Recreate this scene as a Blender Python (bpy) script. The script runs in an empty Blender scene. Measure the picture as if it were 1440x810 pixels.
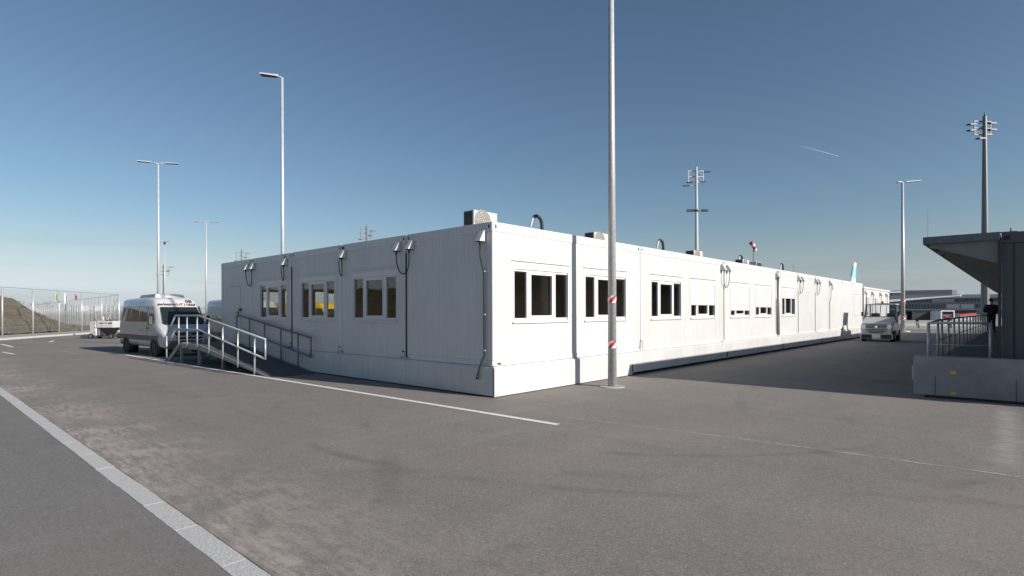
import bpy, bmesh, math, random
from mathutils import Vector, Matrix
R = math.radians
random.seed(7)
scene = bpy.context.scene
COL = scene.collection

# ------------------------------------------------------------------ camera
cam_d = bpy.data.cameras.new('camera'); cam = bpy.data.objects.new('camera', cam_d); COL.objects.link(cam)
cam.location = (8.098, -8.297, 1.7605)
cam.rotation_euler = (Matrix.Rotation(R(42.33), 3, 'Z') @ Matrix.Rotation(R(90), 3, 'X') @ Matrix.Rotation(R(-0.17), 3, 'Z')).to_euler()
cam_d.sensor_width = 36; cam_d.lens = 789.15/1440*36; cam_d.shift_y = 34.08/1440
cam_d.clip_start = 0.05; cam_d.clip_end = 20000
scene.camera = cam

# ------------------------------------------------------------------ sky and sun
SUN_EL = 24.8
LIGHT = Vector((-0.985, -0.172, -math.tan(R(SUN_EL)))).normalized()
world = bpy.data.worlds.new('World'); scene.world = world; world.use_nodes = True
wn = world.node_tree.nodes; wl = world.node_tree.links
bg = wn['Background']
sky = wn.new('ShaderNodeTexSky'); sky.sky_type = 'NISHITA'; sky.sun_disc = False
sky.sun_elevation = R(SUN_EL); sky.sun_rotation = math.atan2(-LIGHT.x, -LIGHT.y)
sky.altitude = 300; sky.air_density = 1.0; sky.dust_density = 0.6; sky.ozone_density = 2.4
# pale winter haze low over the horizon, all the way round, with faint stratus in it
def wnode(t, **kw):
    x = wn.new(t)
    for k, v in kw.items(): setattr(x, k, v)
    return x
hsv = wnode('ShaderNodeHueSaturation'); hsv.inputs['Saturation'].default_value = 1.0
wl.new(sky.outputs[0], hsv.inputs['Color'])
bw = wnode('ShaderNodeRGBToBW'); wl.new(sky.outputs[0], bw.inputs[0])
hz = wnode('ShaderNodeMix', data_type='RGBA', blend_type='MULTIPLY'); hz.inputs[0].default_value = 1.0
wl.new(bw.outputs[0], hz.inputs[6]); hz.inputs[7].default_value = (0.92, 1.0, 1.12, 1)
wtc = wnode('ShaderNodeTexCoord'); wsx = wnode('ShaderNodeSeparateXYZ'); wl.new(wtc.outputs['Generated'], wsx.inputs[0])
wmr = wnode('ShaderNodeMapRange', interpolation_type='SMOOTHSTEP'); wl.new(wsx.outputs[2], wmr.inputs[0])
wmr.inputs[1].default_value = 0.0; wmr.inputs[2].default_value = 0.17; wmr.inputs[3].default_value = 0.95; wmr.inputs[4].default_value = 0.0
wmp = wnode('ShaderNodeMapping'); wmp.inputs['Scale'].default_value = (1.6, 1.6, 22); wl.new(wtc.outputs['Generated'], wmp.inputs[0])
wnz = wnode('ShaderNodeTexNoise'); wnz.inputs['Scale'].default_value = 1.7; wnz.inputs['Detail'].default_value = 5; wl.new(wmp.outputs[0], wnz.inputs['Vector'])
wcl = wnode('ShaderNodeMapRange'); wl.new(wnz.outputs['Fac'], wcl.inputs[0]); wcl.inputs[1].default_value = 0.46; wcl.inputs[2].default_value = 0.66; wcl.inputs[3].default_value = 1.0; wcl.inputs[4].default_value = 0.90
hz2 = wnode('ShaderNodeMix', data_type='RGBA', blend_type='MULTIPLY'); hz2.inputs[0].default_value = 1.0
wl.new(hz.outputs[2], hz2.inputs[6]); wl.new(wcl.outputs[0], hz2.inputs[7])
smx = wnode('ShaderNodeMix', data_type='RGBA'); wl.new(wmr.outputs[0], smx.inputs[0]); wl.new(hsv.outputs[0], smx.inputs[6]); wl.new(hz2.outputs[2], smx.inputs[7])
stn = wnode('ShaderNodeMix', data_type='RGBA', blend_type='MULTIPLY'); stn.inputs[0].default_value = 1.0; stn.inputs[7].default_value = (0.985, 1.015, 0.995, 1)
wl.new(smx.outputs[2], stn.inputs[6]); wl.new(stn.outputs[2], bg.inputs['Color'])
bg.inputs['Strength'].default_value = 0.066
sun_d = bpy.data.lights.new('sun', 'SUN'); sun_o = bpy.data.objects.new('sun', sun_d); COL.objects.link(sun_o)
sun_d.energy = 4.6; sun_d.angle = R(0.5); sun_d.color = (1.0, 0.94, 0.87)
sun_o.location = (60, 20, 60)
sun_o.rotation_euler = LIGHT.to_track_quat('-Z', 'Y').to_euler()
vs = scene.view_settings
vs.view_transform = 'Standard'; vs.look = 'None'; vs.gamma = 1; vs.use_curve_mapping = False
vs.exposure = 0.50

# ------------------------------------------------------------------ materials
def _tree(name):
    m = bpy.data.materials.new(name); m.use_nodes = True
    return m, m.node_tree.nodes, m.node_tree.links
def mat(name, col, rough=0.5, metal=0.0, var=0.0, vscale=3.0, bump=0.0, bscale=40.0, spec=0.5, col2=None, stretch=None, coat=0):
    m, n, l = _tree(name); b = n['Principled BSDF']
    b.inputs['Base Color'].default_value = (*col, 1); b.inputs['Roughness'].default_value = rough
    b.inputs['Metallic'].default_value = metal; b.inputs['Specular IOR Level'].default_value = spec
    if coat: b.inputs['Coat Weight'].default_value = coat; b.inputs['Coat Roughness'].default_value = 0.08
    if var or col2 or bump:
        tc = n.new('ShaderNodeTexCoord'); mp = n.new('ShaderNodeMapping'); l.new(tc.outputs['Object'], mp.inputs[0])
        if stretch: mp.inputs['Scale'].default_value = stretch
    if var or col2:
        t = n.new('ShaderNodeTexNoise'); t.inputs['Scale'].default_value = vscale; t.inputs['Detail'].default_value = 6
        t.inputs['Roughness'].default_value = 0.62; l.new(mp.outputs[0], t.inputs['Vector'])
        r = n.new('ShaderNodeValToRGB'); r.color_ramp.elements[0].position = 0.3; r.color_ramp.elements[1].position = 0.7
        c2 = col2 or tuple(c*(1-var) for c in col)
        r.color_ramp.elements[0].color = (*c2, 1); r.color_ramp.elements[1].color = (*tuple(min(1, c*(1+var*0.4)) for c in col), 1)
        l.new(t.outputs['Fac'], r.inputs[0]); l.new(r.outputs[0], b.inputs['Base Color'])
    if bump:
        t2 = n.new('ShaderNodeTexNoise'); t2.inputs['Scale'].default_value = bscale; t2.inputs['Detail'].default_value = 4
        l.new(mp.outputs[0], t2.inputs['Vector'])
        bp = n.new('ShaderNodeBump'); bp.inputs['Strength'].default_value = bump; bp.inputs['Distance'].default_value = 0.02
        l.new(t2.outputs['Fac'], bp.inputs['Height']); l.new(bp.outputs[0], b.inputs['Normal'])
    return m

def wall_paint(name, col, dirt, rough=0.42):
    # painted steel cladding: faint run-down streaks and grime towards no particular side
    m, n, l = _tree(name); b = n['Principled BSDF']
    tc = n.new('ShaderNodeTexCoord')
    m1 = n.new('ShaderNodeMapping'); m1.inputs['Scale'].default_value = (4, 4, 0.35); l.new(tc.outputs['Object'], m1.inputs[0])
    t1 = n.new('ShaderNodeTexNoise'); t1.inputs['Scale'].default_value = 2.2; t1.inputs['Detail'].default_value = 8; t1.inputs['Roughness'].default_value = 0.7; l.new(m1.outputs[0], t1.inputs['Vector'])
    t2 = n.new('ShaderNodeTexNoise'); t2.inputs['Scale'].default_value = 0.9; t2.inputs['Detail'].default_value = 5; l.new(tc.outputs['Object'], t2.inputs['Vector'])
    mu = n.new('ShaderNodeMath'); mu.operation = 'MULTIPLY'; l.new(t1.outputs['Fac'], mu.inputs[0]); l.new(t2.outputs['Fac'], mu.inputs[1])
    r = n.new('ShaderNodeValToRGB'); r.color_ramp.elements[0].position = 0.12; r.color_ramp.elements[1].position = 0.34
    r.color_ramp.elements[0].color = (*dirt, 1); r.color_ramp.elements[1].color = (*col, 1)
    l.new(mu.outputs[0], r.inputs[0])
    oi = n.new('ShaderNodeObjectInfo'); mr = n.new('ShaderNodeMapRange'); l.new(oi.outputs['Random'], mr.inputs[0]); mr.inputs[3].default_value = 0.955; mr.inputs[4].default_value = 1.02
    mm = n.new('ShaderNodeMix'); mm.data_type = 'RGBA'; mm.blend_type = 'MULTIPLY'; mm.inputs[0].default_value = 1; l.new(r.outputs[0], mm.inputs[6]); l.new(mr.outputs[0], mm.inputs[7])
    l.new(mm.outputs[2], b.inputs['Base Color'])
    b.inputs['Roughness'].default_value = rough
    t3 = n.new('ShaderNodeTexNoise'); t3.inputs['Scale'].default_value = 1.3; t3.inputs['Detail'].default_value = 2; l.new(tc.outputs['Object'], t3.inputs['Vector'])
    bp = n.new('ShaderNodeBump'); bp.inputs['Strength'].default_value = 0.10; bp.inputs['Distance'].default_value = 0.03
    l.new(t3.outputs['Fac'], bp.inputs['Height']); l.new(bp.outputs[0], b.inputs['Normal'])
    return m

def glass(name, tint=(0.86, 0.86, 0.84), extra=0.06):
    m, n, l = _tree(name); n.remove(n['Principled BSDF']); out = n['Material Output']
    tr = n.new('ShaderNodeBsdfTransparent'); tr.inputs[0].default_value = (*tint, 1)
    gl = n.new('ShaderNodeBsdfGlossy'); gl.inputs['Roughness'].default_value = 0.015
    lw = n.new('ShaderNodeLayerWeight')
    fr = n.new('ShaderNodeMath'); fr.operation = 'POWER'; fr.inputs[1].default_value = 5.0; l.new(lw.outputs['Facing'], fr.inputs[0])
    ad = n.new('ShaderNodeMath'); ad.operation = 'ADD'; ad.inputs[1].default_value = extra; l.new(fr.outputs[0], ad.inputs[0])
    mx = n.new('ShaderNodeMixShader'); l.new(ad.outputs[0], mx.inputs[0]); l.new(tr.outputs[0], mx.inputs[1]); l.new(gl.outputs[0], mx.inputs[2])
    l.new(mx.outputs[0], out.inputs['Surface'])
    return m

def asphalt(name, c_lo, c_hi, dust=None, arcs=(), stains=()):
    m, n, l = _tree(name); b = n['Principled BSDF']; b.inputs['Roughness'].default_value = 0.86; b.inputs['Specular IOR Level'].default_value = 0.35
    tc = n.new('ShaderNodeTexCoord'); P = tc.outputs['Object']
    def noise(scale, detail=5, rough=0.6, stretch=None, vec=None):
        v = vec or P
        if stretch:
            mp = n.new('ShaderNodeMapping'); mp.inputs['Scale'].default_value = stretch; l.new(v, mp.inputs[0]); v = mp.outputs[0]
        t = n.new('ShaderNodeTexNoise'); t.inputs['Scale'].default_value = scale; t.inputs['Detail'].default_value = detail; t.inputs['Roughness'].default_value = rough
        l.new(v, t.inputs['Vector']); return t.outputs['Fac']
    def math_(op, a, bb=None, clamp=False):
        x = n.new('ShaderNodeMath'); x.operation = op; x.use_clamp = clamp
        for i, q in enumerate((a, bb)):
            if q is None: continue
            if isinstance(q, (int, float)): x.inputs[i].default_value = q
            else: l.new(q, x.inputs[i])
        return x.outputs[0]
    def mapr(v, a, bb, c=0.0, d=1.0):
        x = n.new('ShaderNodeMapRange'); x.inputs[1].default_value = a; x.inputs[2].default_value = bb; x.inputs[3].default_value = c; x.inputs[4].default_value = d
        l.new(v, x.inputs[0]); return x.outputs[0]
    def mixc(fac, c1, c2):
        x = n.new('ShaderNodeMix'); x.data_type = 'RGBA'
        if isinstance(fac, (int, float)): x.inputs[0].default_value = fac
        else: l.new(fac, x.inputs[0])
        for i, c in ((6, c1), (7, c2)):
            if isinstance(c, tuple): x.inputs[i].default_value = (*c, 1)
            else: l.new(c, x.inputs[i])
        return x.outputs[2]
    big = noise(0.16, 6, 0.6); mid = noise(0.9, 6, 0.65, (0.35, 1.0, 1)); fine = noise(95, 2, 0.7); fin2 = noise(38, 3, 0.7)
    f = math_('ADD', math_('MULTIPLY', mapr(big, 0.3, 0.7), 0.55), math_('MULTIPLY', mapr(mid, 0.3, 0.7), 0.45))
    c = mixc(f, c_lo, c_hi)
    # long drag streaks and blotches left by traffic
    st = noise(1.6, 7, 0.68, (0.16, 1.0, 1)); st2 = noise(1.1, 6, 0.65, (1.0, 0.22, 1)); bl = noise(0.42, 5, 0.55)
    c = mixc(mapr(st, 0.52, 0.72, 0.0, 0.34), c, tuple(q*0.70 for q in c_lo))
    c = mixc(mapr(st2, 0.54, 0.72, 0.0, 0.38), c, tuple(min(1, q*1.28) for q in c_hi))
    c = mixc(mapr(bl, 0.54, 0.70, 0.0, 0.24), c, tuple(q*0.80 for q in c_lo))
    # aggregate: light and dark grains
    g = n.new('ShaderNodeTexVoronoi'); g.inputs['Scale'].default_value = 110; l.new(P, g.inputs['Vector'])
    sep = n.new('ShaderNodeSeparateColor'); l.new(g.outputs['Color'], sep.inputs[0])
    grain = math_('ADD', math_('MULTIPLY', sep.outputs[0], 0.9), math_('MULTIPLY', fin2, 0.5))
    c = mixc(mapr(grain, 0.15, 0.55, 0.55, 0.0), c, tuple(q*0.42 for q in c_lo))
    c = mixc(mapr(grain, 1.02, 1.2, 0.0, 0.5), c, tuple(min(1, q*1.9) for q in c_hi))
    g2 = n.new('ShaderNodeTexVoronoi'); g2.inputs['Scale'].default_value = 52; l.new(P, g2.inputs['Vector'])
    sep2 = n.new('ShaderNodeSeparateColor'); l.new(g2.outputs['Color'], sep2.inputs[0])
    c = mixc(mapr(sep2.outputs[0], 0.30, 0.0, 0.0, 0.28), c, tuple(q*0.5 for q in c_lo))
    c = mixc(mapr(sep2.outputs[0], 0.80, 1.0, 0.0, 0.22), c, tuple(min(1, q*1.6) for q in c_hi))
    # reddish / greenish casts as on weathered asphalt
    cast = noise(0.35, 3, 0.5)
    c = mixc(mapr(cast, 0.52, 0.68, 0.0, 0.28), c, (c_hi[0]*1.02, c_hi[1]*0.93, c_hi[2]*0.92))
    sx = n.new('ShaderNodeSeparateXYZ'); l.new(P, sx.inputs[0]); X, Y = sx.outputs[0], sx.outputs[1]
    wob = noise(0.8, 4)
    for (cx, cy, rad, wdt, amt) in arcs:        # tyre arcs
        dx = math_('SUBTRACT', X, cx); dy = math_('SUBTRACT', Y, cy)
        d = math_('SQRT', math_('ADD', math_('MULTIPLY', dx, dx), math_('MULTIPLY', dy, dy)))
        d = math_('ADD', d, math_('MULTIPLY', wob, 0.25))
        e = math_('ABSOLUTE', math_('SUBTRACT', d, rad))
        k = math_('MULTIPLY', mapr(e, wdt, wdt*0.3, 0.0, 1.0), mapr(noise(0.55, 5, 0.7), 0.47, 0.62, 0.0, amt))
        c = mixc(k, c, tuple(q*0.55 for q in c_lo))
    # oil spots
    sp = n.new('ShaderNodeTexVoronoi'); sp.inputs['Scale'].default_value = 0.9; sp.inputs['Randomness'].default_value = 1; l.new(P, sp.inputs['Vector'])
    k = math_('MULTIPLY', mapr(math_('ADD', sp.outputs['Distance'], math_('MULTIPLY', fin2, 0.08)), 0.13, 0.06), mapr(noise(0.7, 2), 0.5, 0.6, 0, 0.5))
    c = mixc(k, c, tuple(q*0.5 for q in c_lo))
    for (sx0, sy0, sx1, sy1, hw, amt) in stains:      # long pale stains
        t_ = mapr(Y, sy0, sy1, 0.0, 1.0); xc = math_('ADD', math_('MULTIPLY', t_, sx1-sx0), sx0)
        e = math_('ABSOLUTE', math_('SUBTRACT', math_('ADD', X, math_('MULTIPLY', math_('SUBTRACT', noise(1.3, 4), 0.5), 0.22)), xc))
        inside = math_('MULTIPLY', mapr(Y, min(sy0, sy1)-0.4, min(sy0, sy1)+0.5), mapr(Y, max(sy0, sy1)+0.3, max(sy0, sy1)-0.4))
        k = math_('MULTIPLY', math_('MULTIPLY', mapr(e, hw, hw*0.15), inside), mapr(noise(4.0, 7, 0.75, (0.5, 2.2, 1)), 0.38, 0.62, 0.0, amt))
        c = mixc(k, c, (0.50, 0.475, 0.45))
    if dust:
        y0, y1, dc = dust
        ns = math_('ADD', math_('MULTIPLY', noise(13.0, 8, 0.75, (0.22, 1.0, 1)), 0.6), math_('MULTIPLY', noise(2.6, 6, 0.7), 0.4)); n2 = noise(0.55, 4, 0.6)
        band = math_('MULTIPLY', mapr(Y, y1, y0, 0.0, 1.0), mapr(Y, y0-0.06, y0+0.04, 0.0, 1.0))
        k = math_('MULTIPLY', math_('MULTIPLY', band, mapr(ns, 0.44, 0.56)), mapr(n2, 0.36, 0.58, 0.12, 0.9))
        c = mixc(k, c, dc)
    l.new(c, b.inputs['Base Color'])
    bp = n.new('ShaderNodeBump'); bp.inputs['Strength'].default_value = 0.55; bp.inputs['Distance'].default_value = 0.006
    l.new(math_('ADD', fine, math_('MULTIPLY', sep.outputs[1], 0.6)), bp.inputs['Height']); l.new(bp.outputs[0], b.inputs['Normal'])
    return m

def worn_paint(name, col, lo, hi, scale=9, stretch=(1, 1, 1), alpha=1.0):
    m, n, l = _tree(name); b = n['Principled BSDF']; out = n['Material Output']
    b.inputs['Base Color'].default_value = (*col, 1); b.inputs['Roughness'].default_value = 0.7
    tc = n.new('ShaderNodeTexCoord'); mp = n.new('ShaderNodeMapping'); mp.inputs['Scale'].default_value = stretch; l.new(tc.outputs['Object'], mp.inputs[0])
    t = n.new('ShaderNodeTexNoise'); t.inputs['Scale'].default_value = scale; t.inputs['Detail'].default_value = 8; t.inputs['Roughness'].default_value = 0.75; l.new(mp.outputs[0], t.inputs['Vector'])
    x = n.new('ShaderNodeMapRange'); x.inputs[1].default_value = lo; x.inputs[2].default_value = hi; x.inputs[4].default_value = alpha; l.new(t.outputs['Fac'], x.inputs[0])
    l.new(x.outputs[0], b.inputs['Alpha'])
    return m

def stripes(name):          # red and white warning band
    m, n, l = _tree(name); b = n['Principled BSDF']; b.inputs['Roughness'].default_value = 0.45
    tc = n.new('ShaderNodeTexCoord'); s = n.new('ShaderNodeSeparateXYZ'); l.new(tc.outputs['Object'], s.inputs[0])
    at = n.new('ShaderNodeMath'); at.operation = 'ARCTAN2'; l.new(s.outputs[1], at.inputs[0]); l.new(s.outputs[0], at.inputs[1])
    mu = n.new('ShaderNodeMath'); mu.operation = 'MULTIPLY'; l.new(at.outputs[0], mu.inputs[0]); mu.inputs[1].default_value = 0.1
    su = n.new('ShaderNodeMath'); su.operation = 'SUBTRACT'; l.new(mu.outputs[0], su.inputs[0]); l.new(s.outputs[2], su.inputs[1])
    mo = n.new('ShaderNodeMath'); mo.operation = 'FLOORED_MODULO'; l.new(su.outputs[0], mo.inputs[0]); mo.inputs[1].default_value = 0.2094
    gt = n.new('ShaderNodeMath'); gt.operation = 'GREATER_THAN'; l.new(mo.outputs[0], gt.inputs[0]); gt.inputs[1].default_value = 0.105
    mx = n.new('ShaderNodeMix'); mx.data_type = 'RGBA'; l.new(gt.outputs[0], mx.inputs[0]); mx.inputs[6].default_value = (0.75, 0.74, 0.72, 1); mx.inputs[7].default_value = (0.55, 0.025, 0.03, 1)
    l.new(mx.outputs[2], b.inputs['Base Color']); return m

M = {}
M['wall'] = wall_paint('wall_paint', (0.60, 0.598, 0.588), (0.545, 0.54, 0.525))
M['beam'] = wall_paint('beam_paint', (0.605, 0.603, 0.592), (0.55, 0.545, 0.53))
M['skirt'] = wall_paint('skirt_paint', (0.57, 0.572, 0.565), (0.49, 0.485, 0.47), 0.30)
M['frame'] = mat('window_plastic', (0.63, 0.63, 0.63), 0.3, var=0.04)
M['shutter'] = mat('shutter_slats', (0.575, 0.58, 0.58), 0.4, var=0.03)
M['hood'] = mat('hood_plastic', (0.56, 0.56, 0.55), 0.45, var=0.06)
M['gap'] = mat('dark_gap', (0.03, 0.03, 0.032), 0.8)
M['rubber'] = mat('black_rubber', (0.018, 0.018, 0.02), 0.6, var=0.2)
M['glass'] = glass('window_glass')
M['room_wood'] = mat('room_wood', (0.27, 0.19, 0.12), 0.6, var=0.35, vscale=3, stretch=(1, 1, 7))
M['room_grey'] = mat('room_grey', (0.55, 0.50, 0.45), 0.7, var=0.1)
M['carpet'] = mat('carpet', (0.24, 0.21, 0.19), 0.95)
M['roof'] = mat('roof_sheet', (0.42, 0.42, 0.42), 0.5, var=0.2)
M['galv'] = mat('galvanised_steel', (0.52, 0.53, 0.54), 0.5, 0.25, col2=(0.34, 0.35, 0.36), vscale=26, stretch=(1, 1, 0.5))
M['wire'] = mat('fence_wire', (0.30, 0.31, 0.32), 0.6, 0.3)
M['galv_lamp'] = mat('galvanised_lamp', (0.50, 0.51, 0.52), 0.5, 0.3, var=0.15, vscale=8)
M['galv_far'] = mat('galvanised_far', (0.15, 0.155, 0.165), 0.5, 0.2, var=0.15, vscale=8)
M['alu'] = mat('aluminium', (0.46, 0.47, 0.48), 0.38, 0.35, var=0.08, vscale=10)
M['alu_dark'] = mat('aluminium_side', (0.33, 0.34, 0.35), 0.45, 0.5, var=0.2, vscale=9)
M['alu_shaded'] = mat('aluminium_shaded', (0.19, 0.195, 0.20), 0.55, 0.3, var=0.15, vscale=9)  # far ramp railing: same metal as the near one, shade painted into its colour
M['deck'] = mat('ramp_deck', (0.07, 0.074, 0.082), 0.7, 0.1, var=0.3, vscale=20, bump=0.4, bscale=90)
M['concrete'] = mat('concrete', (0.36, 0.355, 0.34), 0.88, var=0.28, vscale=1.6, bump=0.3, bscale=25)
M['concrete_wall'] = mat('concrete_panel', (0.27, 0.275, 0.28), 0.75, var=0.32, vscale=1.1, bump=0.15, bscale=18)
M['stone'] = mat('kerb_granite', (0.52, 0.515, 0.50), 0.85, col2=(0.38, 0.372, 0.36), vscale=60, bump=0.5, bscale=60)
M['paint'] = worn_paint('road_paint', (0.72, 0.71, 0.68), 0.30, 0.44, 14)
M['paint_faint'] = worn_paint('road_paint_faint', (0.6, 0.59, 0.57), 0.40, 0.66, 7, alpha=0.7)
M['joint'] = worn_paint('pale_joint', (0.46, 0.44, 0.42), 0.36, 0.60, 6, (0.5, 1, 1), 0.8)
M['stripes'] = stripes('red_white_band')
ARCS = ((1.5, 2.5, 7.2, 0.12, 0.42), (1.5, 2.5, 5.7, 0.10, 0.38), (-4, -15, 12.6, 0.18, 0.3), (-4, -15, 11.1, 0.16, 0.26), (11.5, 5.5, 6.6, 0.14, 0.3), (11.5, 5.5, 8.1, 0.14, 0.26), (12, -14, 13.2, 0.18, 0.3), (6.0, 4.2, 1.5, 0.06, 0.35))
M['asphalt'] = asphalt('asphalt_yard', (0.172, 0.156, 0.142), (0.238, 0.217, 0.198), dust=(-6.60, -5.1, (0.44, 0.375, 0.33)), arcs=ARCS, stains=((7.87, 5.0, 7.98, 0.2, 0.20, 0.5),))
M['asphalt2'] = asphalt('asphalt_lane', (0.160, 0.152, 0.142), (0.200, 0.191, 0.179))
M['apron'] = mat('apron_concrete', (0.26, 0.25, 0.235), 0.85, var=0.2, vscale=0.08)
M['field'] = mat('dry_field', (0.15, 0.13, 0.085), 0.95, var=0.35, vscale=0.06, bump=0.5, bscale=3)
M['earth'] = mat('earth_mound', (0.125, 0.098, 0.062), 0.95, col2=(0.055, 0.042, 0.026), vscale=1.1, bump=0.9, bscale=6)
M['grass'] = mat('dry_grass', (0.20, 0.165, 0.095), 0.9, var=0.4, vscale=2)
M['kerb_pale'] = mat('kerb_concrete', (0.50, 0.49, 0.46), 0.85, var=0.15, vscale=3)
M['gravel'] = mat('gravel_strip', (0.34, 0.325, 0.30), 0.9, var=0.25, vscale=8)
M['van'] = mat('van_paint', (0.50, 0.505, 0.51), 0.28, coat=0.5, var=0.03)
M['van_trim'] = mat('van_trim', (0.11, 0.11, 0.115), 0.5)
M['yellow'] = mat('yellow_paint', (0.72, 0.46, 0.02), 0.3, coat=0.4)
M['vglass'] = mat('vehicle_glass', (0.015, 0.022, 0.022), 0.04, spec=0.8)
M['vglass_clear'] = glass('vehicle_glass_clear', (0.88, 0.9, 0.89), 0.02)
M['seat'] = mat('seat_fabric', (0.06, 0.065, 0.075), 0.85)
M['black'] = mat('black_plastic', (0.02, 0.02, 0.022), 0.5, var=0.2)
M['tyre'] = mat('tyre_rubber', (0.016, 0.016, 0.017), 0.8)
M['rim'] = mat('wheel_rim', (0.30, 0.30, 0.31), 0.4, 0.7)
M['lamp_glass'] = mat('headlamp_glass', (0.55, 0.57, 0.6), 0.08, 0.2, spec=0.8)
M['amber'] = mat('amber_lens', (0.75, 0.12, 0.01), 0.25)
M['red'] = mat('red_paint', (0.5, 0.03, 0.035), 0.4)
M['logo_red'] = mat('logo_red', (0.62, 0.05, 0.06), 0.5)
M['ink'] = mat('black_lettering', (0.02, 0.02, 0.02), 0.5)
M['plate'] = mat('number_plate', (0.68, 0.68, 0.66), 0.4)
M['chrome'] = mat('chrome', (0.7, 0.7, 0.72), 0.15, 1.0)
M['grey_paint'] = mat('grey_paint', (0.42, 0.43, 0.45), 0.45, var=0.05)
M['dark_clad'] = mat('anthracite_cladding', (0.085, 0.09, 0.095), 0.5, var=0.12, vscale=2, stretch=(3, 3, 0.4))
M['dark_frame'] = mat('dark_steel', (0.05, 0.052, 0.056), 0.5, 0.3, var=0.2)
M['canopy'] = mat('canopy_sheet', (0.20, 0.205, 0.215), 0.5, 0.3, var=0.15, vscale=5)
M['canopy_edge'] = mat('canopy_edge_steel', (0.17, 0.18, 0.20), 0.5, 0.4, col2=(0.10, 0.105, 0.115), vscale=12)
M['yellow_tag'] = mat('yellow_reflector', (0.65, 0.40, 0.01), 0.4)
M['ac'] = mat('ac_casing', (0.55, 0.53, 0.49), 0.45, var=0.06)
M['fin'] = mat('ac_fins', (0.05, 0.055, 0.06), 0.5, 0.4)
M['grille'] = mat('ac_grille', (0.24, 0.23, 0.22), 0.6)
M['hose'] = mat('hose_insulation', (0.03, 0.033, 0.04), 0.6, var=0.3, vscale=30)
M['term_wall'] = mat('terminal_cladding', (0.18, 0.19, 0.21), 0.6, var=0.08, vscale=0.3)
M['term_light'] = mat('terminal_panel', (0.30, 0.315, 0.34), 0.6, var=0.05, vscale=0.3)
M['term_glass'] = mat('terminal_glass', (0.05, 0.06, 0.075), 0.25)
M['term_dark'] = mat('terminal_base', (0.09, 0.095, 0.105), 0.7, var=0.2, vscale=0.5)
M['plane_white'] = mat('aircraft_white', (0.74, 0.75, 0.76), 0.3, coat=0.4)
M['teal'] = mat('aircraft_teal', (0.25, 0.55, 0.62), 0.3)
M['burgundy'] = mat('aircraft_burgundy', (0.42, 0.05, 0.12), 0.3)
M['cloth_dark'] = mat('dark_cloth', (0.016, 0.017, 0.02), 0.9)
M['trousers'] = mat('dark_trousers', (0.022, 0.023, 0.028), 0.9)
M['skin'] = mat('skin', (0.42, 0.26, 0.19), 0.55)
M['lime'] = mat('flag_lime', (0.42, 0.55, 0.05), 0.8)
M['magenta'] = mat('flag_magenta', (0.45, 0.03, 0.16), 0.8)
M['white_cloth'] = mat('flag_white', (0.75, 0.75, 0.75), 0.8)
M['cart_dark'] = mat('cart_curtain', (0.03, 0.038, 0.05), 0.7, var=0.2)
M['cone'] = mat('cone_orange', (0.75, 0.13, 0.03), 0.5)
M['trunk'] = mat('bark', (0.10, 0.08, 0.065), 0.9)
M['twigs'] = mat('winter_twigs', (0.13, 0.12, 0.105), 0.95)
M['contrail'] = None

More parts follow.
